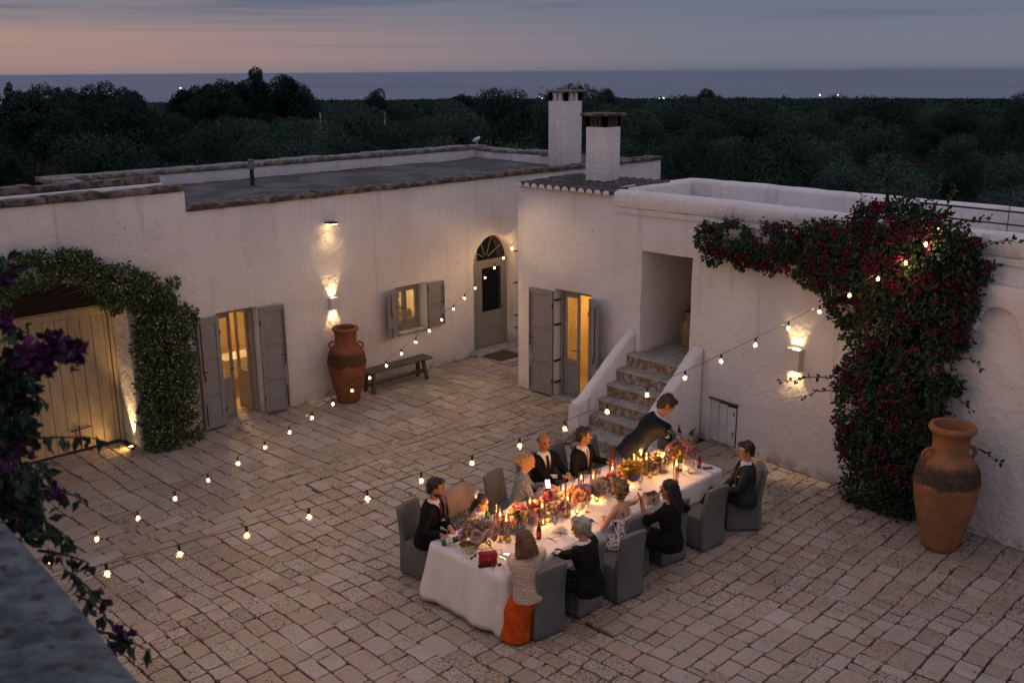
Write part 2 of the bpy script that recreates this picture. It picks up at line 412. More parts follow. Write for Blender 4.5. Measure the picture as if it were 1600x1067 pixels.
# ------------------------------------------------------------------ wall builder
def wall(name, outline, holes, O, U, thick, mat, parent=None, jit=.007, bev=.022, seed=1, soft_ends=()):
    rn = random.Random(seed); O = Vector(O); U = Vector(U).normalized(); Z = Vector((0, 0, 1)); N = U.cross(Z).normalized()
    bm = bmesh.new(); edges = []
    for loop in [outline] + holes:
        pts = []
        for i, a in enumerate(loop):
            b = loop[(i + 1) % len(loop)]; L = math.hypot(b[0] - a[0], b[1] - a[1]); n = max(1, int(L / .3))
            for k in range(n):
                t = k / n; u = a[0] + (b[0] - a[0]) * t; v = a[1] + (b[1] - a[1]) * t
                j = jit if v > .02 and not any(abs(u - q) < .01 for q in soft_ends) else 0
                pts.append((u + rn.uniform(-j, j), v + rn.uniform(-j, j)))
        vs = [bm.verts.new(O + U * u + Z * v) for u, v in pts]
        edges += [bm.edges.new((vs[i], vs[(i + 1) % len(vs)])) for i in range(len(vs))]
    bmesh.ops.triangle_fill(bm, use_beauty=True, use_dissolve=False, edges=edges)
    rim = set(e for e in bm.edges if len(e.link_faces) == 1)
    res = bmesh.ops.extrude_face_region(bm, geom=list(bm.faces), use_keep_orig=True)
    bmesh.ops.translate(bm, verts=[g for g in res['geom'] if isinstance(g, bmesh.types.BMVert)], vec=-N * thick)
    bmesh.ops.recalc_face_normals(bm, faces=bm.faces)
    if bev:
        bmesh.ops.bevel(bm, geom=[e for e in rim if e.is_valid and len(e.link_faces) == 2 and not any(all(abs((v.co - O).dot(U) - q) < .02 for v in e.verts) for q in soft_ends)], offset=bev, segments=2, affect='EDGES', profile=.5, clamp_overlap=True)
    me = bpy.data.meshes.new(name); bm.to_mesh(me); bm.free()
    for p in me.polygons: p.use_smooth = True
    me.set_sharp_from_angle(angle=R(40))
    return link(name, me, mat, parent)

def stone_row(parent, a, b, z, depth, h, L=.52, name='coping_stone', mat=None, seed=2, over=0.0, inward=None):
    """old coping stones laid end to end from a to b (ground plan), each one an object"""
    rn = random.Random(seed); a = Vector(a); b = Vector(b); d = (b - a); T = d.length; d.normalize(); n = Vector((-d.y, d.x, 0)) if inward is None else Vector(inward)
    t = 0
    while t < T - .05:
        w = min(T - t, L * rn.uniform(.65, 1.35)); dd = depth * rn.uniform(.92, 1.06); hh = h * rn.uniform(.8, 1.15); dz = rn.uniform(-.006, .006)
        mb = MB(); nx = 5; pts = []
        ring = lambda tt, j: [Vector((tt, -over + rn.uniform(-j, j), rn.uniform(-j, j))), Vector((tt, dd + rn.uniform(-j, j), rn.uniform(-j, j))), Vector((tt, dd + rn.uniform(-j, j), hh + rn.uniform(-j, j))), Vector((tt, -over + rn.uniform(-j, j), hh + rn.uniform(-j, j)))]
        mb.loft([ring(w * k / nx if 0 < k < nx else (.006 if k == 0 else w - .006), .009 if 0 < k < nx else .006) for k in range(nx + 1)])
        o = mb.build(name, mat or M['coping'], parent, smooth=R(50), bevel=.008, bseg=1, recalc=True)
        Mx = Matrix((( d.x, n.x, 0, a.x + d.x * t), (d.y, n.y, 0, a.y + d.y * t), (0, 0, 1, z + dz), (0, 0, 0, 1)))
        o.data.transform(Mx)
        if Mx.to_3x3().determinant() < 0: o.data.flip_normals()
        t += w

# ------------------------------------------------------------------ farmhouse (long wall facing the yard)
YA = 16.25
farm = thing('farmhouse', 'long whitewashed farmhouse wing with flat dark roof and arched doorway', 'building', (0, 0, 0))
arch = [(15.27, 0.0), (15.27, 2.08)] + [(15.94 - .67 * math.cos(math.pi * k / 14), 2.08 + .68 * math.sin(math.pi * k / 14)) for k in range(1, 14)] + [(16.61, 2.08), (16.61, 0.0)]
out = [(8.404, 0), (8.80, 0), (8.80, 2.15), (9.66, 2.15), (9.66, 0)] + arch + [(22.3, 0), (22.3, 4.06), (8.404, 4.06)]
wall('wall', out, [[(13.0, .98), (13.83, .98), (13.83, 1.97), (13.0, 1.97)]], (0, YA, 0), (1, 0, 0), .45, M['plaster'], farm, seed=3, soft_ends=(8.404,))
mb = MB(); mb.box((8.4, 20.45, -.4), (22.3, 20.85, 4.05)); mb.box((22.0, 16.72, -.4), (22.3, 20.44, 4.05)); mb.box((7.7, 17.4, -.4), (8.39, 20.85, 4.05))
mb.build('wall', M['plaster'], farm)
M['fgrey'] = simple('grey_pipe', (.16, .165, .17), rough=.6)
# flat roof, gently uneven
mb = MB(); nx, ny = 40, 14
vs = []; fs = []
for j in range(ny + 1):
    for i in range(nx + 1):
        x = 8.42 + (22.28 - 8.42) * i / nx; y = 16.55 + 3.9 * j / ny
        vs.append((x, y, 4.075 + .03 * noise.noise(Vector((x * .8, y * .8, 0))) + .015 * noise.noise(Vector((x * 3, y * 3, 5)))))
for j in range(ny):
    for i in range(nx): fs.append((j * (nx + 1) + i, j * (nx + 1) + i + 1, (j + 1) * (nx + 1) + i + 1, (j + 1) * (nx + 1) + i))
mb.add(vs, fs); mb.box((8.42, 16.71, 3.70), (22.28, 20.44, 3.98)); mb.build('roof', M['roof'], farm, smooth=R(60))
stone_row(farm, (8.41, YA - .05, 0), (22.3, YA - .05, 0), 4.065, .42, .085, .55, seed=5)
# white upstand and coping along the back and the far side of the roof
mb = MB(); mb.box((7.75, 20.30, 4.0), (19.6, 20.75, 4.32)); mb.box((19.25, 17.2, 4.0), (19.6, 20.29, 4.28)); mb.box((7.6, 17.5, 4.0), (7.95, 20.29, 4.32))
mb.build('roof_upstand', M['plaster2'], farm, bevel=.02, smooth=R(40))
stone_row(farm, (7.6, 20.26, 0), (19.65, 20.26, 0), 4.325, .52, .10, .8, seed=6, mat=M['coping_pale'])
stone_row(farm, (19.66, 20.25, 0), (19.66, 17.1, 0), 4.285, .46, .09, .6, seed=7, mat=M['coping_pale'], inward=(-1, 0, 0))
stone_row(farm, (7.98, 20.25, 0), (7.98, 17.5, 0), 4.325, .42, .10, .6, seed=17, mat=M['coping_pale'], inward=(-1, 0, 0))
mb = MB(); mb.tube([(11.35, 18.9, 4.05), (11.35, 18.9, 4.42)], .045, 10); mb.build('vent_pipe', M['iron'], farm, smooth=R(50))
mb = MB(); mb.tube([(11.35, 18.9, 4.42), (11.35, 18.9, 4.62)], .07, 10); mb.build('vent_cowl', M['fgrey'], farm, smooth=R(50))

def leaf(parent, w, h, n, loc, rz, mat, name='shutter', t=.06, iron=True, flip=1):
    """panelled shutter leaf, hinge edge at x=0"""
    st = .085; mb = MB()
    mb.box((0, -t / 2, 0), (st, t / 2, h)); mb.box((w - st, -t / 2, 0), (w, t / 2, h))
    rails = [0, *[h * k / n for k in range(1, n)], h]
    for i, zc in enumerate(rails):
        a = zc if i == 0 else (zc - .10 if i == n else zc - .05); b = zc + .12 if i == 0 else (zc if i == n else zc + .05)
        mb.box((st, -t / 2 + .001, a), (w - st, t / 2 - .001, b))
    o = mb.build(name, mat, parent, bevel=.006, bseg=1, loc=loc, rot=(0, 0, rz))
    for k in range(n):
        z0 = (.12 if k == 0 else rails[k] + .05); z1 = (h - .10 if k == n - 1 else rails[k + 1] - .05)
        pb = MB(); pb.box((st - .001, -.008, z0 - .001), (w - st + .001, .008, z1 + .001)); pb.build('panel', mat, o)
    if iron:
        ib = MB(); y = -t / 2 - .012 if flip > 0 else t / 2 + .012
        ib.tube([(w - .05, y, h * .50), (w - .05, y, h * .97)], .009, 6); ib.tube([(w - .05, y, h * .03), (w - .05, y, h * .24)], .009, 6)
        ib.tube([(w - .13, y, h * .53), (w - .02, y, h * .53)], .010, 6); ib.tube([(w - .06, y - .02 * flip, h * .5), (w - .06, y - .02 * flip, h * .45)], .012, 6)
        ib.build('bolt', M['iron'], o)
        for zz in (h * .14, h * .86): hb = MB(); hb.tube([(0, y * .7, zz - .04), (0, y * .7, zz + .04)], .014, 6); hb.build('hinge', M['iron'], o)
    return o
M['pane'] = glassy('window_glass', (.93, .96, .95), .10)
def glazed(parent, w, h, loc, rz, mat, glass=None, split=.36, name='glazed_door', midrail=True):
    t = .045; st = min(.085, w * .155); mb = MB()
    mb.box((0, -t / 2, 0), (st, t / 2, h)); mb.box((w - st, -t / 2, 0), (w, t / 2, h))
    mb.box((st, -t / 2 + .001, 0), (w - st, t / 2 - .001, .14)); mb.box((st, -t / 2 + .001, h - .09), (w - st, t / 2 - .001, h))
    zs = h * split
    if midrail: mb.box((st, -t / 2 + .001, zs - .05), (w - st, t / 2 - .001, zs + .05))
    o = mb.build(name, mat, parent, bevel=.006, bseg=1, loc=loc, rot=(0, 0, rz))
    if midrail:
        pb = MB(); pb.box((st - .001, -.012, .139), (w - st + .001, .012, zs - .049)); pb.build('panel', mat, o)
    gb = MB(); gb.box((st - .001, -.004, (zs + .049) if midrail else .139), (w - st + .001, .004, h - .089)); gb.build('pane', glass or M['pane'], o)
    hb = MB(); hb.tube([(w - .045, -t / 2 - .05, h * .46), (w - .14, -t / 2 - .05, h * .46)], .009, 6); hb.tube([(w - .045, -t / 2, h * .46), (w - .045, -t / 2 - .05, h * .46)], .009, 6); hb.build('handle', M['iron'], o)
    return o

# yard door of the farmhouse
M['ochre_wall'] = simple('ochre_room_wall', (.55, .40, .20), (.48, .34, .16), 2, .9, .002, 30)
M['room_floor'] = simple('cement_tile_floor', (.40, .30, .18), (.32, .24, .14), 5, .5)
def room(parent, x0, x1, y0, y1, z1, wm, name='room_wall', z0=.0, west=True):
    t = .08; mb = MB()
    mb.box((x0 - t if west else x0, y1, z0), (x1 + t, y1 + t, z1)); mb.box((x0 - t, y0, z0), (x0, y1 - .002, z1)) if west else mb.box((x0, y0 - t, z0), (x1 + t, y0 - .002, z1)); mb.box((x1, y0, z0), (x1 + t, y1 - .002, z1)); mb.box((x0 - t if west else x0, y0, z1 + .002), (x1 + t, y1 + t, z1 + t))
    mb.build(name, wm, parent)
    fb = MB(); fb.box((x0, y0, z0 - .1), (x1, y1, z0 + .012)); fb.build('room_floor', M['room_floor'], parent)
room(farm, 7.9, 11.3, 16.71, 19.6, 2.75, M['ochre_wall'])
fb = MB()
fb.box((8.80, 16.42, 0), (8.87, 16.55, 2.15)); fb.box((9.59, 16.42, 0), (9.66, 16.55, 2.15)); fb.box((8.87, 16.421, 2.08), (9.59, 16.549, 2.15))
fb.build('door_frame', M['frame'], farm, bevel=.004, bseg=1)
fb = MB(); fb.box((8.78, 16.16, -.02), (9.68, 16.72, .035)); fb.build('doorstep', M['step_top'], farm, bevel=.012, smooth=R(40))
leaf(farm, .46, 2.08, 3, (8.81, 16.205, .045), R(180 + 5), M['shutter'], flip=-1)
leaf(farm, .52, 2.08, 3, (9.65, 16.20, .045), R(-7), M['shutter'])
glazed(farm, .37, 2.03, (8.88, 16.50, .045), R(12), M['frame'])
glazed(farm, .37, 2.03, (9.58, 16.53, .045), R(98), M['frame'])
# kitchen window of the farmhouse
M['cream_wall'] = simple('cream_kitchen_wall', (.70, .58, .36), rough=.8)
room(farm, 11.8, 14.9, 16.71, 18.6, 2.7, M['cream_wall'])
fb = MB()
fb.box((13.0, 16.46, .98), (13.07, 16.56, 1.97)); fb.box((13.76, 16.46, .98), (13.83, 16.56, 1.97)); fb.box((13.07, 16.461, 1.90), (13.76, 16.559, 1.97)); fb.box((13.07, 16.461, .98), (13.76, 16.559, 1.06))
fb.build('window_frame', M['frame'], farm, bevel=.004, bseg=1)
fb = MB(); fb.box((12.98, 16.18, .93), (13.85, 16.455, .985)); fb.build('window_sill', M['step_top'], farm, bevel=.01, smooth=R(40))
glazed(farm, .34, .84, (13.07, 16.51, 1.06), 0, M['frame'], midrail=False, name='window_sash')
glazed(farm, .34, .84, (13.755, 16.51, 1.06), R(180 + 3), M['frame'], midrail=False, name='window_sash')
leaf(farm, .47, .98, 2, (12.99, 16.20, .98), R(180 + 28), M['shutter'], flip=-1)
leaf(farm, .45, .98, 2, (13.84, 16.205, .98), R(-4), M['shutter'])
# arched doorway
ab = MB(); ab.box((15.20, 16.74, 0), (16.70, 16.80, 2.9)); ab.build('door_backing', simple('dark_hall', (.03, .028, .026), rough=.9), farm)
def arch_board(x0, x1, y, th, mat, name, base=.06, top=None):
    """flat board cut to the arch head between x0 and x1"""
    pts = [(x0, base)] + [(x1, base)]; n = 10
    for k in range(n + 1):
        x = x1 + (x0 - x1) * k / n; q = 1 - ((x - 15.94) / .67) ** 2
        pts.append((x, 2.08 + .68 * math.sqrt(max(0, q)) - .012 if top is None else top))
    mb = MB(); a = [Vector((x, y, z)) for x, z in pts]; b = [Vector((x, y + th, z)) for x, z in pts]
    mb.loft([a, b]); return mb.build(name, mat, farm, recalc=True)
arch_board(15.30, 15.62, 16.50, .05, M['frame'], 'door_leaf')
fb = MB(); fb.box((15.62, 16.50, .06), (15.70, 16.57, 2.05)); fb.box((16.50, 16.50, .06), (16.58, 16.57, 2.05)); fb.box((15.62, 16.499, 2.05), (16.58, 16.571, 2.14)); fb.build('door_frame', M['frame'], farm, bevel=.005, bseg=1)
M['dark_pane'] = simple('dark_door_glass', (.012, .013, .014), rough=.08, spec=.5)
glazed(farm, .80, 1.98, (15.70, 16.535, .065), 0, M['frame'], glass=M['dark_pane'], split=.40)
arch_board(15.62, 16.58, 16.56, .02, M['dark_pane'], 'fanlight', base=2.145)
fb = MB()
for k in range(1, 5):
    a = math.pi * k / 5; fb.tube([(15.94 + .1 * math.cos(a), 16.55, 2.16 + .1 * math.sin(a)), (15.94 + .62 * math.cos(a), 16.55, 2.12 + .58 * math.sin(a))], .010, 5)
fb.build('fanlight_bar', M['frame'], farm)
fb = MB(); fb.box((15.25, 16.10, -.02), (16.63, 16.72, .05)); fb.build('doorstep', M['step_top'], farm, bevel=.015, smooth=R(40))
leaf(farm, .42, 2.5, 4, (16.72, 16.20, .03), R(-3), M['frame'], iron=False)
for zz in (.45, .75, 1.55, 2.3): fb = MB(); fb.tube([(16.55, 16.23, zz), (16.75, 16.20, zz)], .014, 6); fb.build('hinge', M['iron'], farm)

# ------------------------------------------------------------------ gatehouse with the carriage gate
gate_h = thing('gatehouse', 'whitewashed gatehouse wall with arched carriage entrance under flowering jasmine', 'building', (0, 0, 0))
garch = [(4.25, 0.0), (4.25, 2.45)] + [(5.70 - 1.45 * math.cos(math.pi * k / 18), 2.45 + .72 * math.sin(math.pi * k / 18)) for k in range(1, 18)] + [(7.15, 2.45), (7.15, 0.0)]
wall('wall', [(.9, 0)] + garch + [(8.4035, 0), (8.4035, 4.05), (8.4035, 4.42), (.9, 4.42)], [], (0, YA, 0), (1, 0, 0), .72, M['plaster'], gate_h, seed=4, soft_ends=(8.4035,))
stone_row(gate_h, (.9, YA - .04, 0), (8.43, YA - .04, 0), 4.425, .34, .10, .7, seed=8)
stone_row(gate_h, (.9, 17.15, 0), (8.43, 17.15, 0), 4.50, .34, .11, .7, seed=9)
mb = MB(); mb.box((.9, 16.98, 3.4), (8.40, 17.5, 4.495)); mb.box((.9, 16.6, 4.0), (8.40, 16.975, 4.40)); mb.build('wall_top', M['plaster2'], gate_h)
mb = MB(); mb.box((.9, 17.2, -.4), (4.2, 17.6, 3.39)); mb.box((7.2, 17.2, -.4), (8.38, 17.6, 3.39)); mb.build('wall', M['plaster'], gate_h)
# gate leaves: boards one by one
gt = thing('carriage_gate', 'cream painted plank gate with half round iron fanlight in the arch', 'gate', (0, 0, 0))
GY = 16.86
x = 4.32; k = 0
while x < 7.05:
    w = .205
    if x + w > 7.06: w = 7.06 - x
    mb = MB(); mb.box((x + .004, GY + RN.uniform(-.002, .002), .06), (x + w - .004, GY + .04, 2.40)); mb.build('plank', M['gate'], gt, bevel=.004, bseg=1)
    x += w
mb = MB(); mb.box((4.26, GY - .02, 2.402), (7.14, GY + .06, 2.52)); mb.box((7.07, GY - .02, .02), (7.14, GY + .06, 2.40)); mb.box((4.25, GY - .02, .02), (4.31, GY + .06, 2.40)); mb.box((4.32, GY + .042, .05), (7.06, GY + .06, 2.4))
mb.build('frame', M['gate'], gt, bevel=.006, bseg=1)
mb = MB()
for a0 in (.40, .55, .95):
    pass
n = 13
for k in range(n):
    a = math.pi * (k + .5) / n
    mb.tube([(5.70 + .36 * math.cos(a), GY + .02, 2.54 + .34 * math.sin(a)), (5.70 + 1.36 * math.cos(a), GY + .02, 2.54 + .60 * math.sin(a))], .011, 5)
for rr in (.12, .22, .36):
    mb.tube([(5.70 + rr * math.cos(math.pi * q / 16), GY + .02, 2.54 + rr * .95 * math.sin(math.pi * q / 16)) for q in range(17)], .011, 5)
for k in range(9):
    a = math.pi * (k + .5) / 9; mb.tube([(5.70, GY + .02, 2.54), (5.70 + .36 * math.cos(a), GY + .02, 2.54 + .34 * math.sin(a))], .007, 5)
mb.build('fan_grille', M['iron'], gt, smooth=R(60))
mb = MB(); mb.box((4.32, GY + .045, 2.525), (7.06, GY + .055, 3.15)); mb.build('pane', simple('dark_dusty_glass', (.016, .018, .020), rough=.5, spec=.2), gt)
mb = MB(); mb.box((7.02, GY + .0, 2.53), (7.05, GY + .03, 2.82)); mb.box((4.6, GY, 2.525), (7.05, GY + .03, 2.545)); mb.build('fanlight_frame', M['gate'], gt)
mb = MB()
mb.tube([(5.72, GY - .03, 1.9), (5.72, GY - .03, 2.45)], .012, 6); mb.tube([(5.72, GY - .05, 2.42), (5.80, GY - .05, 2.44)], .012, 6)
mb.tube([(6.35, GY - .03, .08), (6.35, GY - .03, .5)], .014, 6); mb.tube([(6.2, GY - .03, .42), (6.55, GY - .03, .44)], .012, 6)
mb.build('bolt', M['iron'], gt)

# ------------------------------------------------------------------ annex (right-hand wall with the steps)
annex = thing('annex', 'whitewashed annex with roof terrace, tiled eave and raised doorway above the steps', 'building', (0, 0, 0))
Ub = Vector((14.35 - 14.29, 9.2 - 13.9, 0)); Lb = Ub.length; Ub.normalize()
def bu(y): return (13.9 - y) / (4.7) * Lb
out = [(0, 0), (bu(12.90), 0), (bu(12.90), 2.25), (bu(11.97), 2.25), (bu(11.97), 0), (bu(9.2), 0), (bu(9.2), 4.0), (bu(11.45), 4.0), (bu(11.45), 4.2), (0, 4.2)]
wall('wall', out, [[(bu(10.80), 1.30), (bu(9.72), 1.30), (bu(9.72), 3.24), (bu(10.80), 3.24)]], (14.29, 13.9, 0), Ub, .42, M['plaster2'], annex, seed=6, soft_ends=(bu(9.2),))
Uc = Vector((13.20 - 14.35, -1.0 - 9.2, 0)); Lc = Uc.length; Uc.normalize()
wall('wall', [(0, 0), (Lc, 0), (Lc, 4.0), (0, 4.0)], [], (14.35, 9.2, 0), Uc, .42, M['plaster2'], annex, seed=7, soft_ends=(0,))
mb = MB(); mb.box((14.73, 13.5, -.4), (17.06, 13.9, 4.12)); mb.box((16.80, 11.38, -.4), (17.06, 13.49, 4.12)); mb.box((16.80, -1, -.4), (17.06, 11.37, 3.44)); mb.build('wall', M['plaster2'], annex)
# cornice / parapet with soft rounded top: profile swept along the front
def sweep(name, prof, path, mat, parent, seed=1, j=.006):
    rn = random.Random(seed); mb = MB(); rings = []
    for i, p in enumerate(path):
        d = (Vector(path[min(i + 1, len(path) - 1)]) - Vector(path[max(i - 1, 0)])).normalized(); n = Vector((-d.y, d.x, 0))
        rings.append([Vector(p) + n * (a + rn.uniform(-j, j)) + Vector((0, 0, z + rn.uniform(-j, j))) for a, z in prof])
    mb.loft(rings); return mb.build(name, mat, parent, smooth=R(55), recalc=True)
def pathpts(pl, step=.25):
    r = []
    for a, b in zip(pl[:-1], pl[1:]):
        a = Vector(a); b = Vector(b); n = max(1, int((b - a).length / step))
        r += [a + (b - a) * k / n for k in range(n)]
    return r + [Vector(pl[-1])]
front = [(14.325, 11.44, 0), (14.35, 9.2, 0), (13.20, -1.0, 0)]
prof = [(.035, 4.06), (.045, 4.10), (.04, 4.19), (.02, 4.25), (-.06, 4.29), (-.18, 4.295), (-.24, 4.26), (-.25, 3.9), (-.25, 3.7), (-.2, 3.7), (-.2, 4.002), (.02, 4.002)]
prof = [(-a, z) for a, z in prof]
sweep('parapet', prof, pathpts(front), M['plaster2'], annex, 3)
sweep('cornice_line', [(-.035, 3.90), (-.035, 3.93), (.05, 3.93), (.05, 3.90)], pathpts(front), M['plaster2'], annex, 5, .003)
inner = [(14.75, 11.40, 0), (16.75, 11.40, 0), (16.45, 6.0, 0), (15.9, 0, 0)]
sweep('parapet', [(-.02, 3.4), (-.02, 4.22), (.04, 4.29), (.26, 4.30), (.32, 4.2), (.32, 3.4)], pathpts(inner), M['plaster2'], annex, 8, .010)
mb = MB(); mb.box((14.55, -1, 3.45), (17.05, 13.49, 3.62)); mb.build('terrace_floor', M['step_top'], annex)
# tile eave and small roof behind it
for k in range(12):
    y = 13.85 - .2 * k - .1
    for q in range(4):
        mb = MB(); x0 = 14.20 + .46 * q; zt = 4.21 + .012 * q
        arc = lambda rr, xx, zz: [Vector((xx, y + rr * math.cos(math.pi * a / 8), zz + rr * math.sin(math.pi * a / 8))) for a in range(9)]
        r0, r1 = (.088, .074)
        o1 = arc(r0, x0, zt) + list(reversed(arc(r0 - .014, x0, zt))); o2 = arc(r1, x0 + .5, zt + .012) + list(reversed(arc(r1 - .014, x0 + .5, zt + .012)))
        mb.loft([o1, o2]); t = mb.build('roof_tile', M['tile'], annex, smooth=R(50), recalc=True)
        if q == 0:
            cb = MB(); a1 = [Vector((x0 - .012, p.y, p.z)) for p in arc(.078, x0, zt)]; a2 = [Vector((x0 + .05, p.y, p.z)) for p in arc(.072, x0, zt)]
            cb.loft([a1, a2]); cb.build('mortar_plug', M['plaster2'], t, recalc=True)
mb = MB(); mb.box((14.33, 11.46, 3.98), (16.1, 13.86, 4.205)); mb.build('roof_bed', M['roof'], annex)
# raised passage behind the opening above the steps
mb = MB()
mb.box((14.74, 10.803, 1.2), (16.75, 10.88, 3.4)); mb.box((14.74, 9.64, 1.2), (16.75, 9.717, 3.4)); mb.box((16.67, 9.72, 1.2), (16.75, 10.80, 3.4)); mb.box((14.74, 9.64, 3.242), (16.75, 10.88, 3.36))
mb.build('passage_wall', M['plaster'], annex)
# ground-floor door of the annex
room(annex, 14.75, 16.7, 11.2, 13.40, 2.6, M['ochre_wall'], west=False)
def at_b(y, dx=0): return 14.29 + (13.9 - y) * .06 / 4.7 + dx
fb = MB(); X = at_b(12.4)
fb.box((X + .16, 12.82, 0), (X + .28, 12.90, 2.25)); fb.box((X + .16, 11.97, 0), (X + .28, 12.05, 2.25)); fb.box((X + .161, 12.05, 2.17), (X + .279, 12.82, 2.25)); fb.build('door_frame', M['frame'], annex, bevel=.004, bseg=1)
fb = MB(); fb.box((X - .08, 11.95, -.02), (X + .45, 12.92, .04)); fb.build('doorstep', M['step_top'], annex, bevel=.012, smooth=R(40))
M['curtained'] = simple('amber_curtained_glass', (.75, .48, .16), (.68, .42, .13), 8, .5, stretch=(8, 8, .4))
_nt = M['curtained'].node_tree; _p = _nt.nodes['Principled BSDF']; _p.inputs['Transmission Weight'].default_value = 0.0
glazed(annex, .40, 2.12, (X + .22, 12.815, .045), R(-90), M['shutter'], split=.34)
glazed(annex, .40, 2.12, (X + .24, 12.055, .045), R(90 - 70), M['shutter'], split=.34)
leaf(annex, .62, 2.15, 3, (X - .03, 12.91, .045), R(90 + 3), M['shutter'], flip=-1)
leaf(annex, .48, 2.15, 3, (X - .03, 11.96, .045), R(-90 - 32), M['shutter'])
for zz in (.3, .75, 1.5, 2.0): fb = MB(); fb.box((X - .012, 12.86, zz), (X + .16, 12.90, zz + .03)); fb.build('hinge', M['iron'], annex)
# relief with scalloped edge on the wall at the far right
mb = MB(); pts = [(0, 3.62), (0, 3.05)]
for c in (.42, 1.42, 2.42):
    pts += [(c - .28, 3.05)] if c > 1 else [(c - .30, 2.95)]
    pts += [(c - .28 * math.cos(math.pi * a / 8), 3.05 + .28 * math.sin(math.pi * a / 8)) for a in range(9)]
    pts += [(c + .34, 2.93), (c + .5, 2.80), (c + .66, 2.93)]
pts += [(3.1, 3.05), (3.1, 3.62)]
o_ = Vector((14.35, 9.2, 0)) + Uc * 4.42; nn = Uc.cross(Vector((0, 0, 1))).normalized()
a = [o_ + Uc * u + Vector((0, 0, z)) - nn * .01 for u, z in pts]; b = [o_ + Uc * u + Vector((0, 0, z)) + nn * .11 for u, z in pts]
mb.loft([a, b]); mb.build('scalloped_relief', M['plaster2'], annex, recalc=True, bevel=.02, smooth=R(50))
# flush hatch near the steps
h0 = Vector((14.35, 9.2, 0)) - Uc * .02; hat = thing('wall_hatch', 'low white plank hatch set flush in the wall beside the tap', 'hatch', h0, math.atan2(Uc.y, Uc.x))
for k in range(3):
    mb = MB(); mb.box((.03 + .185 * k + .006, -.018, .06), (.03 + .185 * (k + 1) - .006, .0, .80 - .02 * k)); mb.build('plank', M['white'], hat, bevel=.003, bseg=1).location = (0, 0, 0)
mb = MB(); mb.box((.02, -.0045, .04), (.60, .02, .83)); mb.build('backing', M['iron'], hat)
mb = MB(); mb.box((-.02, -.035, .815), (.62, .0, .84)); mb.build('lintel', M['wood'], hat)
for zz in (.62, .25):
    mb = MB(); mb.tube([(.54, -.025, zz), (.54, -.025, zz + .08)], .008, 6); mb.build('hinge', M['iron'], hat)
tp = thing('wall_tap', 'dark garden tap on the white wall left of the hatch', 'tap', (14.34, 9.47, .62))
mb = MB(); mb.tube([(0, 0, 0), (-.11, 0, 0), (-.15, 0, -.02), (-.16, 0, -.08)], .018, 8); mb.build('spout', M['tap'], tp, smooth=R(60))
mb = MB(); mb.tube([(-.08, 0, 0), (-.08, 0, .06)], .012, 8); mb.tube([(-.08, -.05, .065), (-.08, .05, .065)], .011, 8); mb.build('handle', M['tap'], tp, smooth=R(60))

# ------------------------------------------------------------------ steps
st = thing('stone_staircase', 'flight of flaking stone steps between white rendered parapets', 'staircase', (0, 0, 0))
xs = [14.05, 13.77, 13.52, 13.28, 13.02, 12.78]; RH = 1.36 / 6
for k in range(6):
    zt = 1.36 - RH * k; x0 = xs[k]; x1 = 14.30
    ya, yb = 9.66, 10.88 + .015 * k
    if k == 5: x0 = 12.62
    mb = MB(); mb.box((x0 + .02, ya, (-.02 if k == 5 else zt - RH + .003)), (x1 if k == 0 else xs[k - 1] + .30, yb, zt - .045)); mb.build('riser', M['riser'], st)
    mb = MB(); n = 8
    rg = []
    for q in range(n + 1):
        y = ya + (yb - ya) * q / n; xo = x0 + .014 * noise.noise(Vector((y * 4, k * 3.1, 0))); zo = .006 * noise.noise(Vector((y * 3, k, 4)))
        xe = 14.30 if k == 0 else xs[k - 1] + .10
        rg.append([Vector((xo, y, zt - .043 + zo)), Vector((xe, y, zt - .043)), Vector((xe, y, zt)), Vector((xo + .01, y, zt + zo)), Vector((xo, y, zt - .012 + zo))])
    mb.loft(rg); mb.build('tread', M['step_top'], st, recalc=True, smooth=R(40))
mb = MB(); mb.box((14.305, 9.722, 1.20), (16.66, 10.798, 1.345)); mb.build('landing', M['step_top'], st)
mb = MB()
rn = random.Random(4)
for (cx, cy, s) in ((12.58, 11.03, .16), (12.52, 10.78, .12), (12.45, 10.55, .13)):
    mb.ell((cx, cy, s * .3), (s, s * .8, s * .55), n=10)
b_ = mb.mesh('broken_stone'); roughen(b_, .06, 5)
link('broken_stone', b_, M['riser'], st)
def parapet(y0, y1, xn, zn, ztop, seed):
    rg = []; n = 16; rn = random.Random(seed)
    for q in range(n + 1):
        t = q / n; x = xn + (14.31 - xn) * t
        zt = zn + (ztop - zn) * (max(0, (t - .10) / .90) ** 1.02)
        if q == 0: zt -= .05
        w = .10; j = lambda: rn.uniform(-.008, .008)
        rg.append([Vector((x, y0 + j() * .5, -.02)), Vector((x, y1 + j() * .5, -.02)), Vector((x, y1 + j(), zt - .07)), Vector((x, y1 - .05 + j(), zt - .015 + j())), Vector((x, (y0 + y1) / 2, zt + j())), Vector((x, y0 + .05 + j(), zt - .015 + j())), Vector((x, y0 + j(), zt - .07))])
    mb = MB(); mb.loft(rg); return mb.build('parapet', M['plaster2'], st, recalc=True, smooth=R(50))
parapet(10.90, 11.12, 12.72, .74, 1.76, 1)
parapet(9.40, 9.655, 12.85, .74, 1.72, 2)

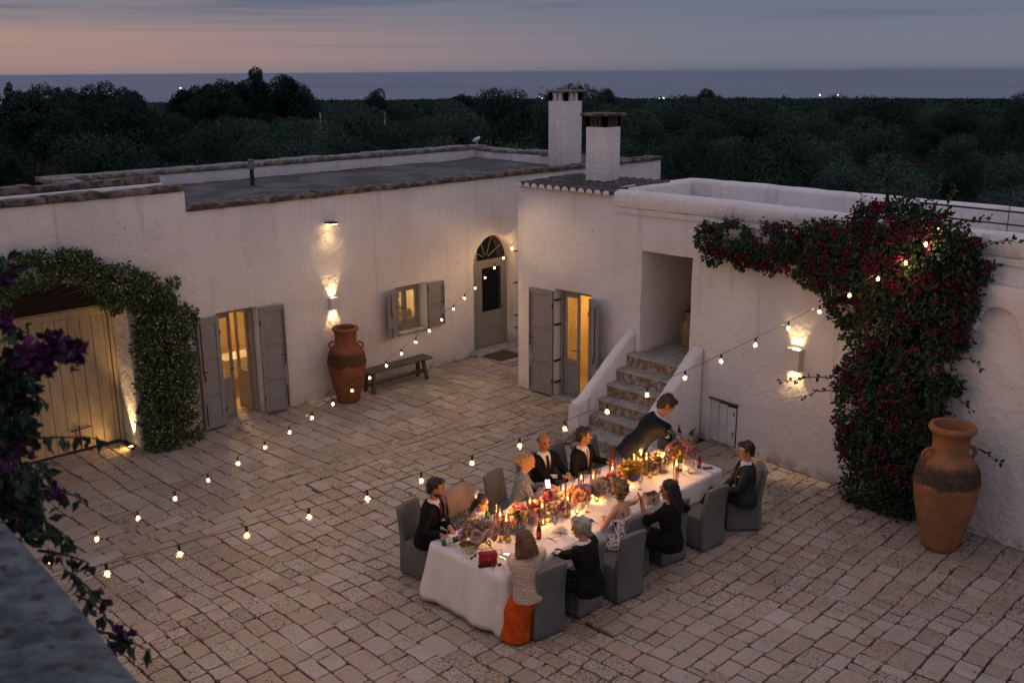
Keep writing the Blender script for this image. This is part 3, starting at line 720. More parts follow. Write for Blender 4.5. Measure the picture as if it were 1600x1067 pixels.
# ------------------------------------------------------------------ chimneys
def chimney(name, label, x, y, w, z0, z1, capm, nh, ov, seed):
    t = thing(name, label, 'chimney', (x, y, z0), 0)
    h = z1 - z0; hv = .20
    mb = MB(); mb.box((0, 0, -.5), (w, w, h - hv - .06)); mb.build('shaft', M['plaster2'], t, bevel=.015, smooth=R(40))
    pb = MB(); pw = .075
    for i in range(nh + 1):
        u = (w - pw) * i / nh
        for (ax, ay) in ((u, 0), (u, w - pw), (0, u), (w - pw, u)):
            if (ax, ay) in ((0, 0),) and i: continue
            pb.box((ax + .001, ay + .001, h - hv - .06), (ax + pw - .001, ay + pw - .001, h - .055))
    pb.build('pillar', capm[0], t)
    cb = MB(); cb.box((-ov, -ov, h - .054), (w + ov, w + ov, h)); me = cb.mesh('cap', None, .01, 1); o = link('cap', me, capm[1], t)
    return t
chimney('chimney', 'tall white chimney with open pillared top on the dark flat roof', 18.94, 16.72, .60, 4.08, 5.93, (M['plaster2'], M['coping_pale']), 3, .05, 1)
M['soot'] = simple('sooty_brick', (.035, .028, .025), (.07, .055, .045), 14, .95, .01, 30)
c2 = chimney('chimney', 'shorter white chimney with sooty dark top under a flat slab', 15.2, 12.42, .48, 4.1, 5.60, (M['soot'], M['coping']), 4, .09, 2)
mb = MB(); mb.tube([(.24, .24, 1.5), (.24, .24, 1.62)], .006, 5); mb.build('spike', M['iron'], c2)

# ------------------------------------------------------------------ courtyard floor: stones one by one
yard = link('courtyard_floor', bpy.data.meshes.new('courtyard_floor'))
mbf = MB(); mbf.box((.4, -2.5, -.25), (14.6, 17.2, -.035)); yard.data = mbf.mesh('courtyard_floor'); yard.data.materials.append(M['joint'])
tag(yard, 'old limestone paved courtyard with wide earthy joints', kind='structure')
rp = random.Random(21); cells = []
def strips(x0, x1, y0, y1, along, wmin, wmax, lmin, lmax):
    """rows of stones; along='y' means the long joints run along y"""
    a0, a1, b0, b1 = (x0, x1, y0, y1) if along == 'y' else (y0, y1, x0, x1)
    a = a0
    while a < a1 - .02:
        w = rp.uniform(wmin, wmax)
        if a1 - (a + w) < wmin * .7: w = a1 - a
        b = b0 - rp.uniform(0, lmax)
        while b < b1:
            l = rp.uniform(lmin, lmax) * (1 if rp.random() > .15 else .6)
            lo, hi = max(b, b0), min(b + l, b1)
            if hi - lo > .07:
                ws = [(a, a + w)]
                if rp.random() < .09 and w > .3: m = a + w * rp.uniform(.35, .65); ws = [(a, m), (m, a + w)]
                for (p, q) in ws: cells.append((p, q, lo, hi) if along == 'y' else (lo, hi, p, q))
            b += l
        a += w
strips(.9, 8.2, -2, 12.35, 'y', .20, .32, .20, .46)
strips(.9, 14.3, 12.8, 13.25, 'x', .16, .24, .22, .5)
strips(.9, 8.6, 13.25, 16.9, 'y', .26, .40, .28, .6)
strips(8.6, 14.3, 13.25, 16.6, 'y', .24, .36, .3, .62)
strips(14.3, 16.8, 13.7, 16.5, 'y', .28, .4, .35, .6)
strips(.9, 8.2, 12.35, 12.8, 'x', .2, .26, .3, .7)
strips(8.2, 14.6, 9.6, 12.8, 'y', .20, .32, .22, .50)
strips(8.2, 14.7, -2, 9.6, 'x', .19, .31, .20, .46)
wob = lambda x, y: Vector((.10 * noise.noise(Vector((x * .35, y * .35, 1))) + .028 * noise.noise(Vector((x * 1.6, y * 1.6, 2))), .10 * noise.noise(Vector((x * .35, y * .35, 8))) + .028 * noise.noise(Vector((x * 1.6, y * 1.6, 9))), 0))
def inwall(x, y):
    if x > 13.9 and y < 9.4: return x > 14.55 - (9.2 - y) * .1127
    if 14.5 < x and 9.2 < y < 13.75: return True
    if 12.85 < x and 9.45 < y < 11.1: return True
    return False
stones = []
for (x0, x1, y0, y1) in cells:
    cx, cy = (x0 + x1) / 2, (y0 + y1) / 2
    if inwall(cx, cy) or (cy > 16.5 and not 4.3 < cx < 7.1): continue
    g = rp.uniform(.004, .013)
    px0, px1, py0, py1 = x0 + g, x1 - g, y0 + g, y1 - g
    w, l = px1 - px0, py1 - py0
    if w < .04 or l < .04: continue
    ch = min(.04, .10 * min(w, l)); jj = lambda s=.010: rp.uniform(-s, s)
    ol = []
    cr = [ch * rp.uniform(.3, 1.3) for _ in range(4)]
    ol = [(px0, py0 + cr[0]), (px0 + cr[0], py0), ((px0 + px1) / 2, py0), (px1 - cr[1], py0), (px1, py0 + cr[1]), (px1, (py0 + py1) / 2), (px1, py1 - cr[2]), (px1 - cr[2], py1), ((px0 + px1) / 2, py1), (px0 + cr[3], py1), (px0, py1 - cr[3]), (px0, (py0 + py1) / 2)]
    ol = [Vector((a + jj(), b + jj(), 0)) for a, b in ol]
    ol = [v + wob(v.x, v.y) for v in ol]
    c = sum(ol, Vector()) / len(ol)
    zt = rp.uniform(-.007, .006); tx, ty = rp.uniform(-.016, .016), rp.uniform(-.016, .016); bv = rp.uniform(.006, .013)
    zat = lambda v: zt + (v.x - c.x) * tx + (v.y - c.y) * ty
    r0 = [Vector((v.x, v.y, -.06)) for v in ol]; r1 = [Vector((v.x, v.y, zat(v) - bv * .8)) for v in ol]
    r2 = [Vector((v.x + (c.x - v.x) * bv * 2.0, v.y + (c.y - v.y) * bv * 2.0, zat(v))) for v in ol]
    r = c - Vector((0, 0, CAM_H)); dep = r.dot(FWD); px = 800 + 1555.6 * r.dot(IX) / max(dep, .1); py = 533 - 1555.6 * r.dot(IU) / max(dep, .1)
    vis = -40 < px < 1640 and py < 1110 and dep > 1
    size = w * l / max(dep, 1) ** 3 if vis else 0
    stones.append((size, r0, r1, r2))
stones.sort(key=lambda s: -s[0])
rest = MB()
for i, (s, r0, r1, r2) in enumerate(stones):
    if i < 300:
        m1 = MB(); m1.loft([r0, r1, r2]); m1.f = [f for f in m1.f if f != tuple(reversed(range(12)))]; m1.m = m1.m[:len(m1.f)]
        o = m1.build('paving_stone', M['paver'], yard, smooth=R(35))
    else: rest.loft([r0, r1, r2])
rs = rest.build('paving_stones', M['paver'], yard, smooth=R(35)); rs['kind'] = 'stuff'

# ------------------------------------------------------------------ parapet of the terrace the photograph was taken from
def parapet_mat():
    m, nt, p = mat_new('lichened_parapet_stone'); v = coords(nt, 'World')
    c = mixc(nt, mrange(nt, noi(nt, v, 5, 6, .65), .35, .65), (.040, .050, .058), (.17, .19, .20))
    c = mixc(nt, mrange(nt, noi(nt, v, 16, 4), .52, .66), c, (.04, .036, .024))
    nt.links.new(c, p.inputs['Base Color']); p.inputs['Roughness'].default_value = .95
    bump(nt, p, noi(nt, v, 11, 7, .7), .05); return m
M['fgstone'] = parapet_mat()
tw = thing('terrace_parapet', 'blue grey weathered parapet top close to the camera at lower left', 'parapet', (0, 0, 0))
rg = []; rn = random.Random(9)
for k in range(80):
    y = -1.5 + 18.4 * k / 79
    e = min(1.22, .862 + .085 * (y - 2.08)) + .015 * noise.noise(Vector((y * 1.1, 0, 0))); j = lambda s: rn.uniform(-s, s)
    rg.append([Vector((.30, y, 4.6)), Vector((.30 + j(.02), y, 5.0 + j(.01))), Vector((.50, y, 5.03 + j(.012))), Vector((.72, y, 5.01 + j(.012))), Vector((e + j(.008), y, 4.985 + j(.008))), Vector((e + .02, y, 4.93)), Vector((e + .01, y, 4.72)), Vector((e - .05, y, 4.6))])
mb = MB(); mb.loft(rg); mb.build('capstone', M['fgstone'], tw, recalc=True, smooth=R(50))
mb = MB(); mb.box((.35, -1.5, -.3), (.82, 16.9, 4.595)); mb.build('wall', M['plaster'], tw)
mb = MB(); mb.box((-6, -4, 4.1), (.345, 16, 4.25)); mb.build('terrace_floor', M['step_top'], tw)

# ------------------------------------------------------------------ wall lamps, spotlights and the ground light
def spot(name, loc, direction, power, angle, blend=.4, colr=(1, .66, .30), rad=.03, parent=None):
    l = bpy.data.lights.new(name, 'SPOT'); l.energy = power; l.spot_size = R(angle); l.spot_blend = blend; l.color = colr; l.shadow_soft_size = rad
    o = bpy.data.objects.new(name, l); col.objects.link(o); o.location = loc
    o.rotation_euler = Vector(direction).to_track_quat('-Z', 'Y').to_euler()
    if parent is not None: o.parent = parent
    return o
def point(name, loc, power, colr=(1, .6, .25), rad=.05):
    l = bpy.data.lights.new(name, 'POINT'); l.energy = power; l.color = colr; l.shadow_soft_size = rad
    o = bpy.data.objects.new(name, l); col.objects.link(o); o.location = loc; return o
def wall_lamp(label, c, n, w, d, h, pw):
    """open-ended box lamp: four sides round a light that shines up and down"""
    n = Vector(n).normalized(); rz = math.atan2(n.y, n.x); t = thing('wall_lamp', label, 'lamp', c, rz)
    mb = MB(); s = .012
    mb.box((0, -w / 2, -h / 2), (s, w / 2, h / 2)); mb.box((d - s, -w / 2, -h / 2), (d, w / 2, h / 2)); mb.box((s, -w / 2, -h / 2 + .001), (d - s, -w / 2 + s, h / 2 - .001)); mb.box((s, w / 2 - s, -h / 2 + .001), (d - s, w / 2, h / 2 - .001))
    mb.build('shade', M['lampbox'], t)
    mb = MB(); mb.box((s + .001, -w / 2 + s + .001, -.03), (d - s - .001, w / 2 - s - .001, .03)); mb.build('light_unit', M['ledwarm'], t)
    for sg in (1, -1):
        spot('lamp_light', (d * .42, 0, sg * (.04)), (-.16, 0, sg), pw, 62, .6, parent=t, rad=.02)
    return t
wall_lamp('small white box lamp lighting the wall up and down above the red jar', (11.36, YA - .005, 1.93), (0, -1, 0), .20, .11, .24, 46)
nb = Vector((Uc.y, -Uc.x, 0)); nb = -nb if nb.x > 0 else nb
lp = gx(1245, 558, 14.17)
wall_lamp('larger white box lamp on the wall left of the bougainvillea', (14.35 + Uc.x / Uc.y * (lp.y - 9.2) - .005, lp.y, 1.91), nb, .27, .13, .36, 60)
sp = thing('spotlight', 'small dark floodlight high on the farmhouse wall above the box lamp', 'floodlight', (11.35, YA, 3.52), 0)
mb = MB(); mb.box((-.10, -.24, .02), (.10, -.04, .055)); mb.build('housing', M['iron'], sp, bevel=.008, bseg=1)
mb = MB(); mb.tube([(0, 0, 0), (0, -.12, .02)], .015, 6); mb.build('bracket', M['iron'], sp)
mb = MB(); mb.box((-.08, -.225, .012), (.08, -.06, .019)); mb.build('lens', M['ledwarm'], sp)
spot('floodlight_beam', (0, -.15, 0), (0, -.25, -1), 14, 120, .8, parent=sp)
spot('floodlight_beam', (.06, -.20, .0), (2.95, -2.9, -.25), 260, 24, .9, (1, .70, .34), .05, parent=sp)
ul = thing('ground_light', 'small lit ground spotlight at the foot of the gate jamb', 'uplight', (7.06, 16.46, .0))
mb = MB(); mb.lathe([(0, .012), (.04, .012), (.055, .008), (.058, -.02)], 14); mb.build('rim', M['iron'], ul, smooth=R(40))
mb = MB(); mb.lathe([(0, .017), (.03, .016), (.036, .012)], 12); mb.build('lens', M['ledwarm'], ul)
spot('ground_light_beam', (0, 0, .03), (.055, .03, 1), 190, 40, .8, (1, .62, .24), .02, parent=ul)
spot('ground_light_spill', (0, 0, .05), (-.8, .05, .16), 22, 140, .9, (1, .55, .18), .03, parent=ul)
# lamps inside the lit rooms
point('room_lamp', (9.9, 18.2, 2.35), 170, (1, .62, .26), .12)
point('kitchen_lamp', (13.4, 17.6, 2.4), 230, (1, .68, .34), .12)
point('annex_room_lamp', (15.9, 12.2, 2.1), 90, (1, .60, .22), .12)

# ------------------------------------------------------------------ things inside the rooms
cb = thing('wooden_cabinet', 'tall brown wooden cabinet inside the lit room', 'cabinet', (8.75, 19.25, .012))
mb = MB(); mb.box((0, 0, 0), (1.1, .33, 1.45)); mb.build('body', M['brownwood'], cb, bevel=.008, bseg=1)
for k in range(2):
    mb = MB(); mb.box((.03 + .53 * k, -.02, .1), (.53 + .53 * k, -.001, 1.38)); mb.build('door', M['brownwood'], cb, bevel=.006, bseg=1)
M['linen'] = simple('cream_linen', (.62, .55, .45), (.55, .48, .38), 5, .9)
tb = thing('side_table', 'small wooden table draped with cream cloth inside the room', 'table', (9.75, 17.75, .012))
mb = MB(); mb.box((0, 0, .70), (.9, 1.0, .74)); mb.build('top', M['brownwood'], tb, bevel=.005, bseg=1)
for px_, py_ in ((.05, .05), (.8, .05), (.05, .9), (.8, .9)):
    mb = MB(); mb.box((px_, py_, 0), (px_ + .06, py_ + .06, .699)); mb.build('leg', M['brownwood'], tb)
cl = MB(); rg = []
for k in range(13):
    x = -.03 + .96 * k / 12
    rg.append([Vector((x, -.03 + .01 * math.sin(k * 2.1), .38)), Vector((x, -.02, .745)), Vector((x, .5, .748)), Vector((x, .5, .752)), Vector((x, -.03, .752)), Vector((x, -.04 + .01 * math.sin(k * 2.1), .38))])
cl.loft(rg); tag(cl.build('table_runner', M['linen'], None, recalc=True, smooth=R(60), loc=(9.75, 17.75, .012)), 'cream cloth hanging over the small indoor table', 'cloth')
M['print'] = simple('framed_print', (.60, .50, .34), (.30, .20, .12), 9, .6)
for k, (x, z, lab) in enumerate(((8.95, 1.75, 'framed print on the room wall above the cabinet, left one'), (9.45, 1.75, 'framed print on the room wall above the cabinet, right one'))):
    f = thing('picture', lab, 'picture', (x, 19.58, z)); mb = MB(); mb.box((0, -.03, 0), (.36, 0, .45)); mb.build('frame', M['brownwood'], f)
    mb = MB(); mb.box((.03, -.034, .03), (.33, -.0305, .42)); mb.build('print', M['print'], f)
ku = thing('kitchen_cupboard', 'cream wall cupboard with dark knobs seen through the small window', 'cupboard', (13.2, 18.25, 1.55))
mb = MB(); mb.box((0, 0, 0), (1.6, .34, .9)); mb.build('body', M['linen'], ku)
for k in range(4):
    mb = MB(); mb.box((.012 + .397 * k, -.025, .012), (.388 + .397 * k, -.001, .888)); d_ = mb.build('door', M['linen'], ku, bevel=.006, bseg=1)
    mb = MB(); mb.ell((.35 + .397 * k if k % 2 == 0 else .05 + .397 * k, -.04, .12), (.018, .018, .018), n=8); mb.build('knob', M['iron'], d_)
kc = thing('kitchen_counter', 'wooden kitchen counter crowded with jars behind the small window', 'counter', (13.0, 18.0, .012))
mb = MB(); mb.box((0, 0, 0), (1.8, .59, .88)); mb.build('cupboard', M['brownwood'], kc); mb = MB(); mb.box((-.02, -.02, .881), (1.82, .59, .92)); mb.build('worktop', M['brownwood'], kc)
cols = [(.55, .12, .03), (.45, .25, .1), (.05, .2, .08), (.6, .5, .4), (.3, .1, .05), (.6, .3, .05)]
for k in range(9):
    h = RN.uniform(.14, .30); mb = MB(); r = RN.uniform(.035, .055); mb.lathe([(0, 0), (r, 0), (r, h * .7), (r * .5, h * .85), (r * .5, h), (0, h)], 10)
    tag(mb.build('kitchen_jar', simple('jar_colour', cols[k % 6], rough=.4), None, smooth=R(50), loc=(13.2 + .17 * k, 18.2 + RN.uniform(-.1, .1), .935)), 'kitchen jar or bottle on the counter behind the window', 'jar', 'jars on the kitchen counter')

# ------------------------------------------------------------------ jars, bench, mat
def handle_mb(c, dr, r_att, z0, z1, bulge, th):
    mb = MB(); pts = []
    for k in range(9):
        a = math.pi * k / 8; rr = r_att + bulge * math.sin(a); z = z0 + (z1 - z0) * (1 - math.cos(a)) / 2
        pts.append((math.cos(dr) * rr, math.sin(dr) * rr, z))
    pts[0] = (math.cos(dr) * (r_att[0] if isinstance(r_att, tuple) else r_att), math.sin(dr) * r_att, z0)
    mb.tube(pts, th, 8); return mb
def jar(name, label, loc, prof, mat, hz, hdirs, hatt, bulge=.10, th=.022):
    t = thing(name, label, 'jar', loc)
    mb = MB(); mb.lathe(prof, 40); mb.build('body', mat, t, smooth=R(60))
    for d in hdirs: handle_mb(None, d, hatt, hz[0], hz[1], bulge, th).build('handle', mat, t, smooth=R(70))
    return t
P1 = [(0, 0), (.185, 0), (.20, .02), (.235, .16), (.30, .42), (.345, .68), (.365, .83), (.362, .86), (.35, .875), (.345, .95), (.315, 1.06), (.25, 1.15), (.205, 1.20), (.198, 1.26), (.205, 1.43), (.225, 1.46), (.245, 1.485), (.245, 1.52), (.225, 1.54), (.185, 1.535), (.175, 1.46), (.165, 1.2), (.28, 1.0), (.30, .7), (.15, .2), (0, .2)]
jar('terracotta_jar', 'red brown terracotta jar with two small handles beside the wooden bench', (11.28, 15.74, 0), [(r_ * 1.07, z_) for r_, z_ in P1], M['jar1'], (1.10, 1.24), (R(-45 + 0), R(135)), .235, .10, .022)
P2 = [(0, 0), (.215, 0), (.235, .02), (.25, .10), (.305, .30), (.365, .55), (.405, .78), (.425, .93), (.432, .975), (.422, .985), (.425, 1.02), (.415, 1.12), (.375, 1.23), (.31, 1.31), (.255, 1.36), (.235, 1.41), (.236, 1.60), (.255, 1.67), (.29, 1.70), (.305, 1.72), (.305, 1.76), (.285, 1.79), (.24, 1.785), (.225, 1.72), (.2, 1.4), (.35, 1.15), (.35, .8), (.2, .2), (0, .2)]
jar('terracotta_jar', 'big ochre terracotta jar with dark shoulder in front of the bougainvillea', (13.12, 4.62, 0), P2, M['jar2'], (1.27, 1.46), (R(-35), R(140)), .265, .12, .028)
P3 = [(0, 0), (.15, 0), (.165, .03), (.21, .25), (.22, .38), (.19, .48), (.135, .56), (.13, .60), (.165, .65), (.17, .67), (.14, .675), (.11, .6), (.15, .45), (.1, .1), (0, .1)]
pt = jar('plant_pot', 'ochre two handled pot with a small plant in the raised doorway', (15.35, 10.35, 1.345), P3, M['pot'], (.42, .54), (R(150), R(-30)), .16, .07, .016)
M['leaf_dark'] = simple('dark_leaf', (.02, .04, .022), (.035, .06, .03), 8, .5)
mb = MB()
for k in range(9):
    a = k * 2.4; mb.tube([(0.03 * math.cos(a), .03 * math.sin(a), .6), (.07 * math.cos(a), .07 * math.sin(a), .75), (.12 * math.cos(a), .12 * math.sin(a), .80 + .02 * (k % 3))], [.012, .014, .003], 5)
tag(mb.build('potted_plant', M['leaf_dark'], None, loc=(15.35, 10.35, 1.345)), 'small dark succulent growing in the ochre pot', 'plant')
bn = thing('bench', 'long weathered wooden bench against the farmhouse wall', 'bench', (11.78, 15.86, 0), 0)
mb = MB(); mb.box((-.02, -.17, .43), (1.72, .17, .475)); mb.build('seat', M['wood'], bn, bevel=.008, bseg=1)
mb = MB(); mb.box((.06, -.012, .12), (1.62, .012, .20)); mb.build('stretcher', M['wood'], bn, bevel=.004, bseg=1)
for x in (.16, 1.5):
    for s in (1, -1):
        mb = MB(); mb.loft([[Vector((x - .03 + (.05 if x > 1 else -.05), s * .15 - .03, 0)), Vector((x + .04 + (.05 if x > 1 else -.05), s * .15 - .03, 0)), Vector((x + .04 + (.05 if x > 1 else -.05), s * .15 + .03, 0)), Vector((x - .03 + (.05 if x > 1 else -.05), s * .15 + .03, 0))],
                            [Vector((x - .03, s * .09 - .03, .43)), Vector((x + .04, s * .09 - .03, .43)), Vector((x + .04, s * .09 + .03, .43)), Vector((x - .03, s * .09 + .03, .43))]]); mb.build('leg', M['wood'], bn, recalc=True)
M['coir'] = simple('brown_coir', (.085, .06, .035), (.05, .035, .02), 30, 1.0, .01, 120)
mb = MB(); mb.box((15.36, 15.50, .004), (16.05, 16.08, .028)); tag(mb.build('door_mat', M['coir'], None, bevel=.006, bseg=1), 'brown coir mat on the paving before the arched doorway', 'doormat')

# ------------------------------------------------------------------ string lights
BULB = bpy.data.lights.new('bulb_light', 'POINT'); BULB.energy = 5.0; BULB.color = (1, .60, .27); BULB.shadow_soft_size = 0
def string(label, P0, D, q, N, k0, k1, hook0=None):
    t = thing('string_lights', label, 'string lights', (0, 0, 0))
    pos = lambda k: Vector(P0) + Vector(D) * k + Vector((0, 0, q * k * (k - (N - 1))))
    pts = [pos(k0 + (k1 - k0) * i / 80) + Vector((0, 0, .085)) for i in range(81)]
    if hook0 is not None: pts = [Vector(hook0)] + pts
    mb = MB(); mb.tube(pts, .0032, 6); mb.build('cable', M['cable'], t, smooth=R(60))
    bme = MB(); bme.lathe([(0.001, -.036), (.017, -.032), (.029, -.016), (.032, 0), (.029, .016), (.016, .034), (.012, .042)], 12); bme = bme.mesh('bulb', 3.2)
    fme = MB(); fme.ell((0, 0, 0), (.016, .016, .020), n=8); fme = fme.mesh('filament', 3.2); fme.materials.append(M['filament'])
    sme = MB(); sme.lathe([(.012, .036), (.014, .045), (.014, .078), (.008, .087), (0, .088)], 10); sme = sme.mesh('socket', R(40))
    for k in range(max(0, k0 if isinstance(k0, int) else 0), N):
        b = link('bulb', bme, M['bulb'], t, loc=pos(k)); link('socket', sme, M['cable'], b); link('filament', fme, None, b); bl_ = bpy.data.objects.new('bulb_light', BULB); col.objects.link(bl_); bl_.parent = b; bl_.location = (0, 0, -.026)
    return t, pos
s1, pos1 = string('string of warm round bulbs sagging from the arched doorway across the empty yard', (16.26579, 16.00117, 2.43817), (-0.574391, -0.294099, -0.0237055), 0.0041012, 24, -1, 26.6)
s2, pos2 = string('string of warm round bulbs running from the bougainvillea over the dining table', (13.20088, 5.51170, 3.86889), (-0.573617, 0.106514, -0.0752997), 0.00465129, 19, 0, 22.4, hook0=(13.62, 5.30, 4.75))
bme_ = [o for o in s2.children if o.name.startswith('bulb')][0]
for p_ in (gx(1447, 381, 13.40), gx(1465, 356, 13.62)):
    c_ = copy_tree(bme_, s2); c_.location = p_

# iron railing on the annex parapet
rl = thing('railing', 'thin dark iron railing on the annex parapet at the right edge', 'railing', (0, 0, 0))
top = [gx(1437, 317, 13.75), gx(1600, 333, 13.45)]; d_ = (top[1] - top[0]).normalized()
for dz, r_ in ((0.0, .014), (-.165, .012)):
    mb = MB(); mb.tube([top[0] + Vector((0, 0, dz)), top[1] + d_ * 3 + Vector((0, 0, dz))], r_, 6); mb.build('rail', M['iron'], rl, smooth=R(60))
for k in (.22, 2.2, 4.0):
    b_ = top[0] + d_ * k; mb = MB(); mb.tube([(b_.x, b_.y, 4.28), (b_.x, b_.y, b_.z + .01)], .014, 6); mb.build('post', M['iron'], rl, smooth=R(60))
vb = thing('roof_block', 'low white rendered block on the terrace behind the railing', 'masonry block', (15.2, 4.35, 3.62), math.atan2(Uc.y, Uc.x))
mb = MB(); mb.box((0, -.5, 0), (2.5, .5, .98)); me_ = mb.mesh('body', R(40), .06, 2); link('body', me_, M['plaster2'], vb)
an = thing('antenna', 'thin metal aerial standing on the far right roof edge', 'antenna', gx(1578, 322, 16.2))
mb = MB(); mb.tube([(0, 0, -.4), (0, 0, .55)], .007, 6); mb.build('mast', M['iron'], an)
for z_, l_ in ((.28, .30), (.53, .4)):
    mb = MB(); mb.tube([(-.05, l_, z_), (.05, -l_, z_)], .008, 5); mb.build('element', M['iron'], an)
cm_ = thing('security_camera', 'small white camera on the far corner of the flat roof', 'camera', (19.2, 20.2, 4.42), R(200))
mb = MB(); mb.tube([(0, 0, 0), (0, 0, .16)], .02, 6); mb.build('bracket', M['lampbox'], cm_)
mb = MB(); mb.tube([(-.10, 0, .20), (.20, 0, .15)], .05, 8); mb.build('housing', M['lampbox'], cm_, smooth=R(50))

# ------------------------------------------------------------------ vegetation
def leaf_mat(name, c1, c2, rough=.55, spec=.25, vary=0):
    m, nt, p = mat_new(name); g = nt.nodes.new('ShaderNodeNewGeometry')
    c = mixc(nt, g.outputs['Random Per Island'], c1, c2)
    if vary:
        oi = nt.nodes.new('ShaderNodeObjectInfo'); hs = nt.nodes.new('ShaderNodeHueSaturation'); nt.links.new(c, hs.inputs['Color'])
        nt.links.new(mrange(nt, oi.outputs['Random'], 0, 1, 1 - vary, 1 + vary, False), hs.inputs['Value']); nt.links.new(mrange(nt, mth(nt, 'FRACT', mth(nt, 'MULTIPLY', oi.outputs['Random'], 7.7)), 0, 1, .65, 1.05, False), hs.inputs['Saturation']); c = hs.outputs[0]
    nt.links.new(c, p.inputs['Base Color'])
    p.inputs['Roughness'].default_value = rough; p.inputs['Specular IOR Level'].default_value = spec
    return m
M['olive'] = leaf_mat('olive_leaves', (.018, .046, .033), (.052, .098, .070), .7, .1, .5)
M['oak'] = leaf_mat('oak_leaves', (.009, .025, .018), (.024, .050, .034), .7, .1, .4)
M['far_tree'] = leaf_mat('far_foliage', (.015, .040, .031), (.042, .080, .060), .8, .05)
M['bark'] = simple('grey_bark', (.075, .06, .05), (.035, .03, .026), 6, .95, .02, 18)
M['boug_leaf'] = leaf_mat('bougainvillea_leaves', (.012, .029, .017), (.034, .058, .028))
M['boug_red'] = leaf_mat('magenta_bracts', (.065, .010, .028), (.145, .021, .050), .7, .1)
M['boug_purple'] = leaf_mat('purple_bracts', (.040, .010, .036), (.10, .024, .080), .7, .1)
M['jas_leaf'] = leaf_mat('jasmine_leaves', (.030, .058, .016), (.095, .125, .042))
M['jas_flower'] = leaf_mat('jasmine_flowers', (.50, .46, .36), (.62, .58, .48), .7, .1)
M['twig'] = simple('thin_brown_twig', (.06, .04, .03), rough=.9)

def leaf_at(mb, p, d, up, L, W, mi=0, fold=.25):
    d = d.normalized(); s = d.cross(up)
    if s.length < 1e-3: s = d.orthogonal()
    s.normalize(); n = s.cross(d)
    a = p + d * L * .45 + s * W * .5 + n * W * fold; b = p + d * L * .45 - s * W * .5 + n * W * fold
    mb.add([p, a, p + d * L, b], [(0, 1, 2), (0, 2, 3)], mi)
def rvec(rn):
    while True:
        v = Vector((rn.uniform(-1, 1), rn.uniform(-1, 1), rn.uniform(-1, 1)))
        if .05 < v.length < 1: return v.normalized()
def foliage(mb, blobs, n, L, rn, W=.55, shell=.55, mi=0, droop=0.0, clump=0, thin=-.28, face=0.0):
    """leaves spread in the volume of ellipsoids, thicker near their skin, in small sprays"""
    tot = sum(b[1][0] * b[1][1] + b[1][1] * b[1][2] + b[1][0] * b[1][2] for b in blobs)
    for c, r in blobs:
        k = int(n * (r[0] * r[1] + r[1] * r[2] + r[0] * r[2]) / tot) + 1
        done = 0
        while done < k:
            v = rvec(rn); t = shell + (1 - shell) * rn.random() ** .6
            if rn.random() < .12: t *= rn.uniform(1.0, 1.16)
            p = Vector(c) + Vector((v.x * r[0], v.y * r[1], v.z * r[2])) * t
            if noise.noise(p * (1.1 / max(.05, L * 5))) < thin: done += .34; continue
            q = max(1, clump)
            for _ in range(q):
                d = (v + rvec(rn) * .9 + Vector((0, 0, -droop)))
                l = L * rn.uniform(.6, 1.25)
                leaf_at(mb, p + rvec(rn) * L * (.6 if clump else 0), d if not face else v.cross(rvec(rn)) + v * .25, rvec(rn) if not face else v + rvec(rn) * (1 - face), l, l * W, mi)
                done += 1

# ---- trees behind the farmhouse
def make_tree(kind, seed, H, Wd, nleaf, leafL, mat, trunk=True):
    rn = random.Random(seed); blobs = []; crown_lo = .05 if kind == 'olive' else .28
    if kind == 'pine':
        for k in range(8):
            t = k / 7; blobs.append((Vector((rn.uniform(-.22, .22) * Wd * (1 - .5 * t), rn.uniform(-.22, .22) * Wd * (1 - .5 * t), H * (.35 + .6 * t))), (Wd * .30 * (1.1 - .6 * t), Wd * .30 * (1.1 - .6 * t), H * .075)))
    else:
        nb = 17 if kind == 'olive' else 20
        for k in range(nb):
            a = rn.uniform(0, 6.28); rr = math.sqrt(rn.random()) * .37 * Wd; z = H * (crown_lo + .14 + (1 - crown_lo - .26) * rn.random() ** .8)
            sh = math.sqrt(max(.05, 1 - max(0, (z / H - .30) / .62) ** 2))
            s = rn.uniform(.12, .19) * Wd
            blobs.append((Vector((math.cos(a) * rr * sh, math.sin(a) * rr * sh, z)), (s, s, s * .78)))
    mb = MB(); foliage(mb, blobs, nleaf, leafL, rn, W=.55, shell=.70, droop=.15, clump=3, thin=-.40, face=.75)
    cme = mb.mesh('crown')
    tb_ = MB(); lean = rn.uniform(-.1, .1)
    tb_.tube([(0, 0, -.6), (lean * .4, .02, H * .12), (lean, 0, H * .3), (lean * 1.6, lean, H * .55)], [.30 * Wd / 6, .24 * Wd / 6, .18 * Wd / 6, .07], 9)
    for k in range(5):
        b = blobs[(k * 2) % len(blobs)][0]; tb_.tube([(lean, 0, H * .26), b * .55 + Vector((0, 0, H * .12)), b], [.11 * Wd / 6, .07 * Wd / 6, .02], 6)
    tme = tb_.mesh('trunk', R(60))
    return cme, tme
T_OL = [make_tree('olive', 100 + i, 5.0, 7.4, 13000, .15, None) for i in range(7)]
T_OAK = [make_tree('oak', 200 + i, 8.0, 9.0, 20000, .25, None) for i in range(3)]
T_PINE = make_tree('pine', 300, 10, 6.5, 13000, .25, None)
def plant_tree(name, tm, mat, x, y, sc, rz, label, group=None, sz=None):
    t = thing(name, label, 'tree', (x, y, land_z(x, y)), rz, group); t.scale = (sc, sc, sz or sc)
    for me, m, n in ((tm[0], mat, 'crown'), (tm[1], M['bark'], 'trunk')):
        if not me.materials: me.materials.append(m)
        link(n, me, None, t)
    return t
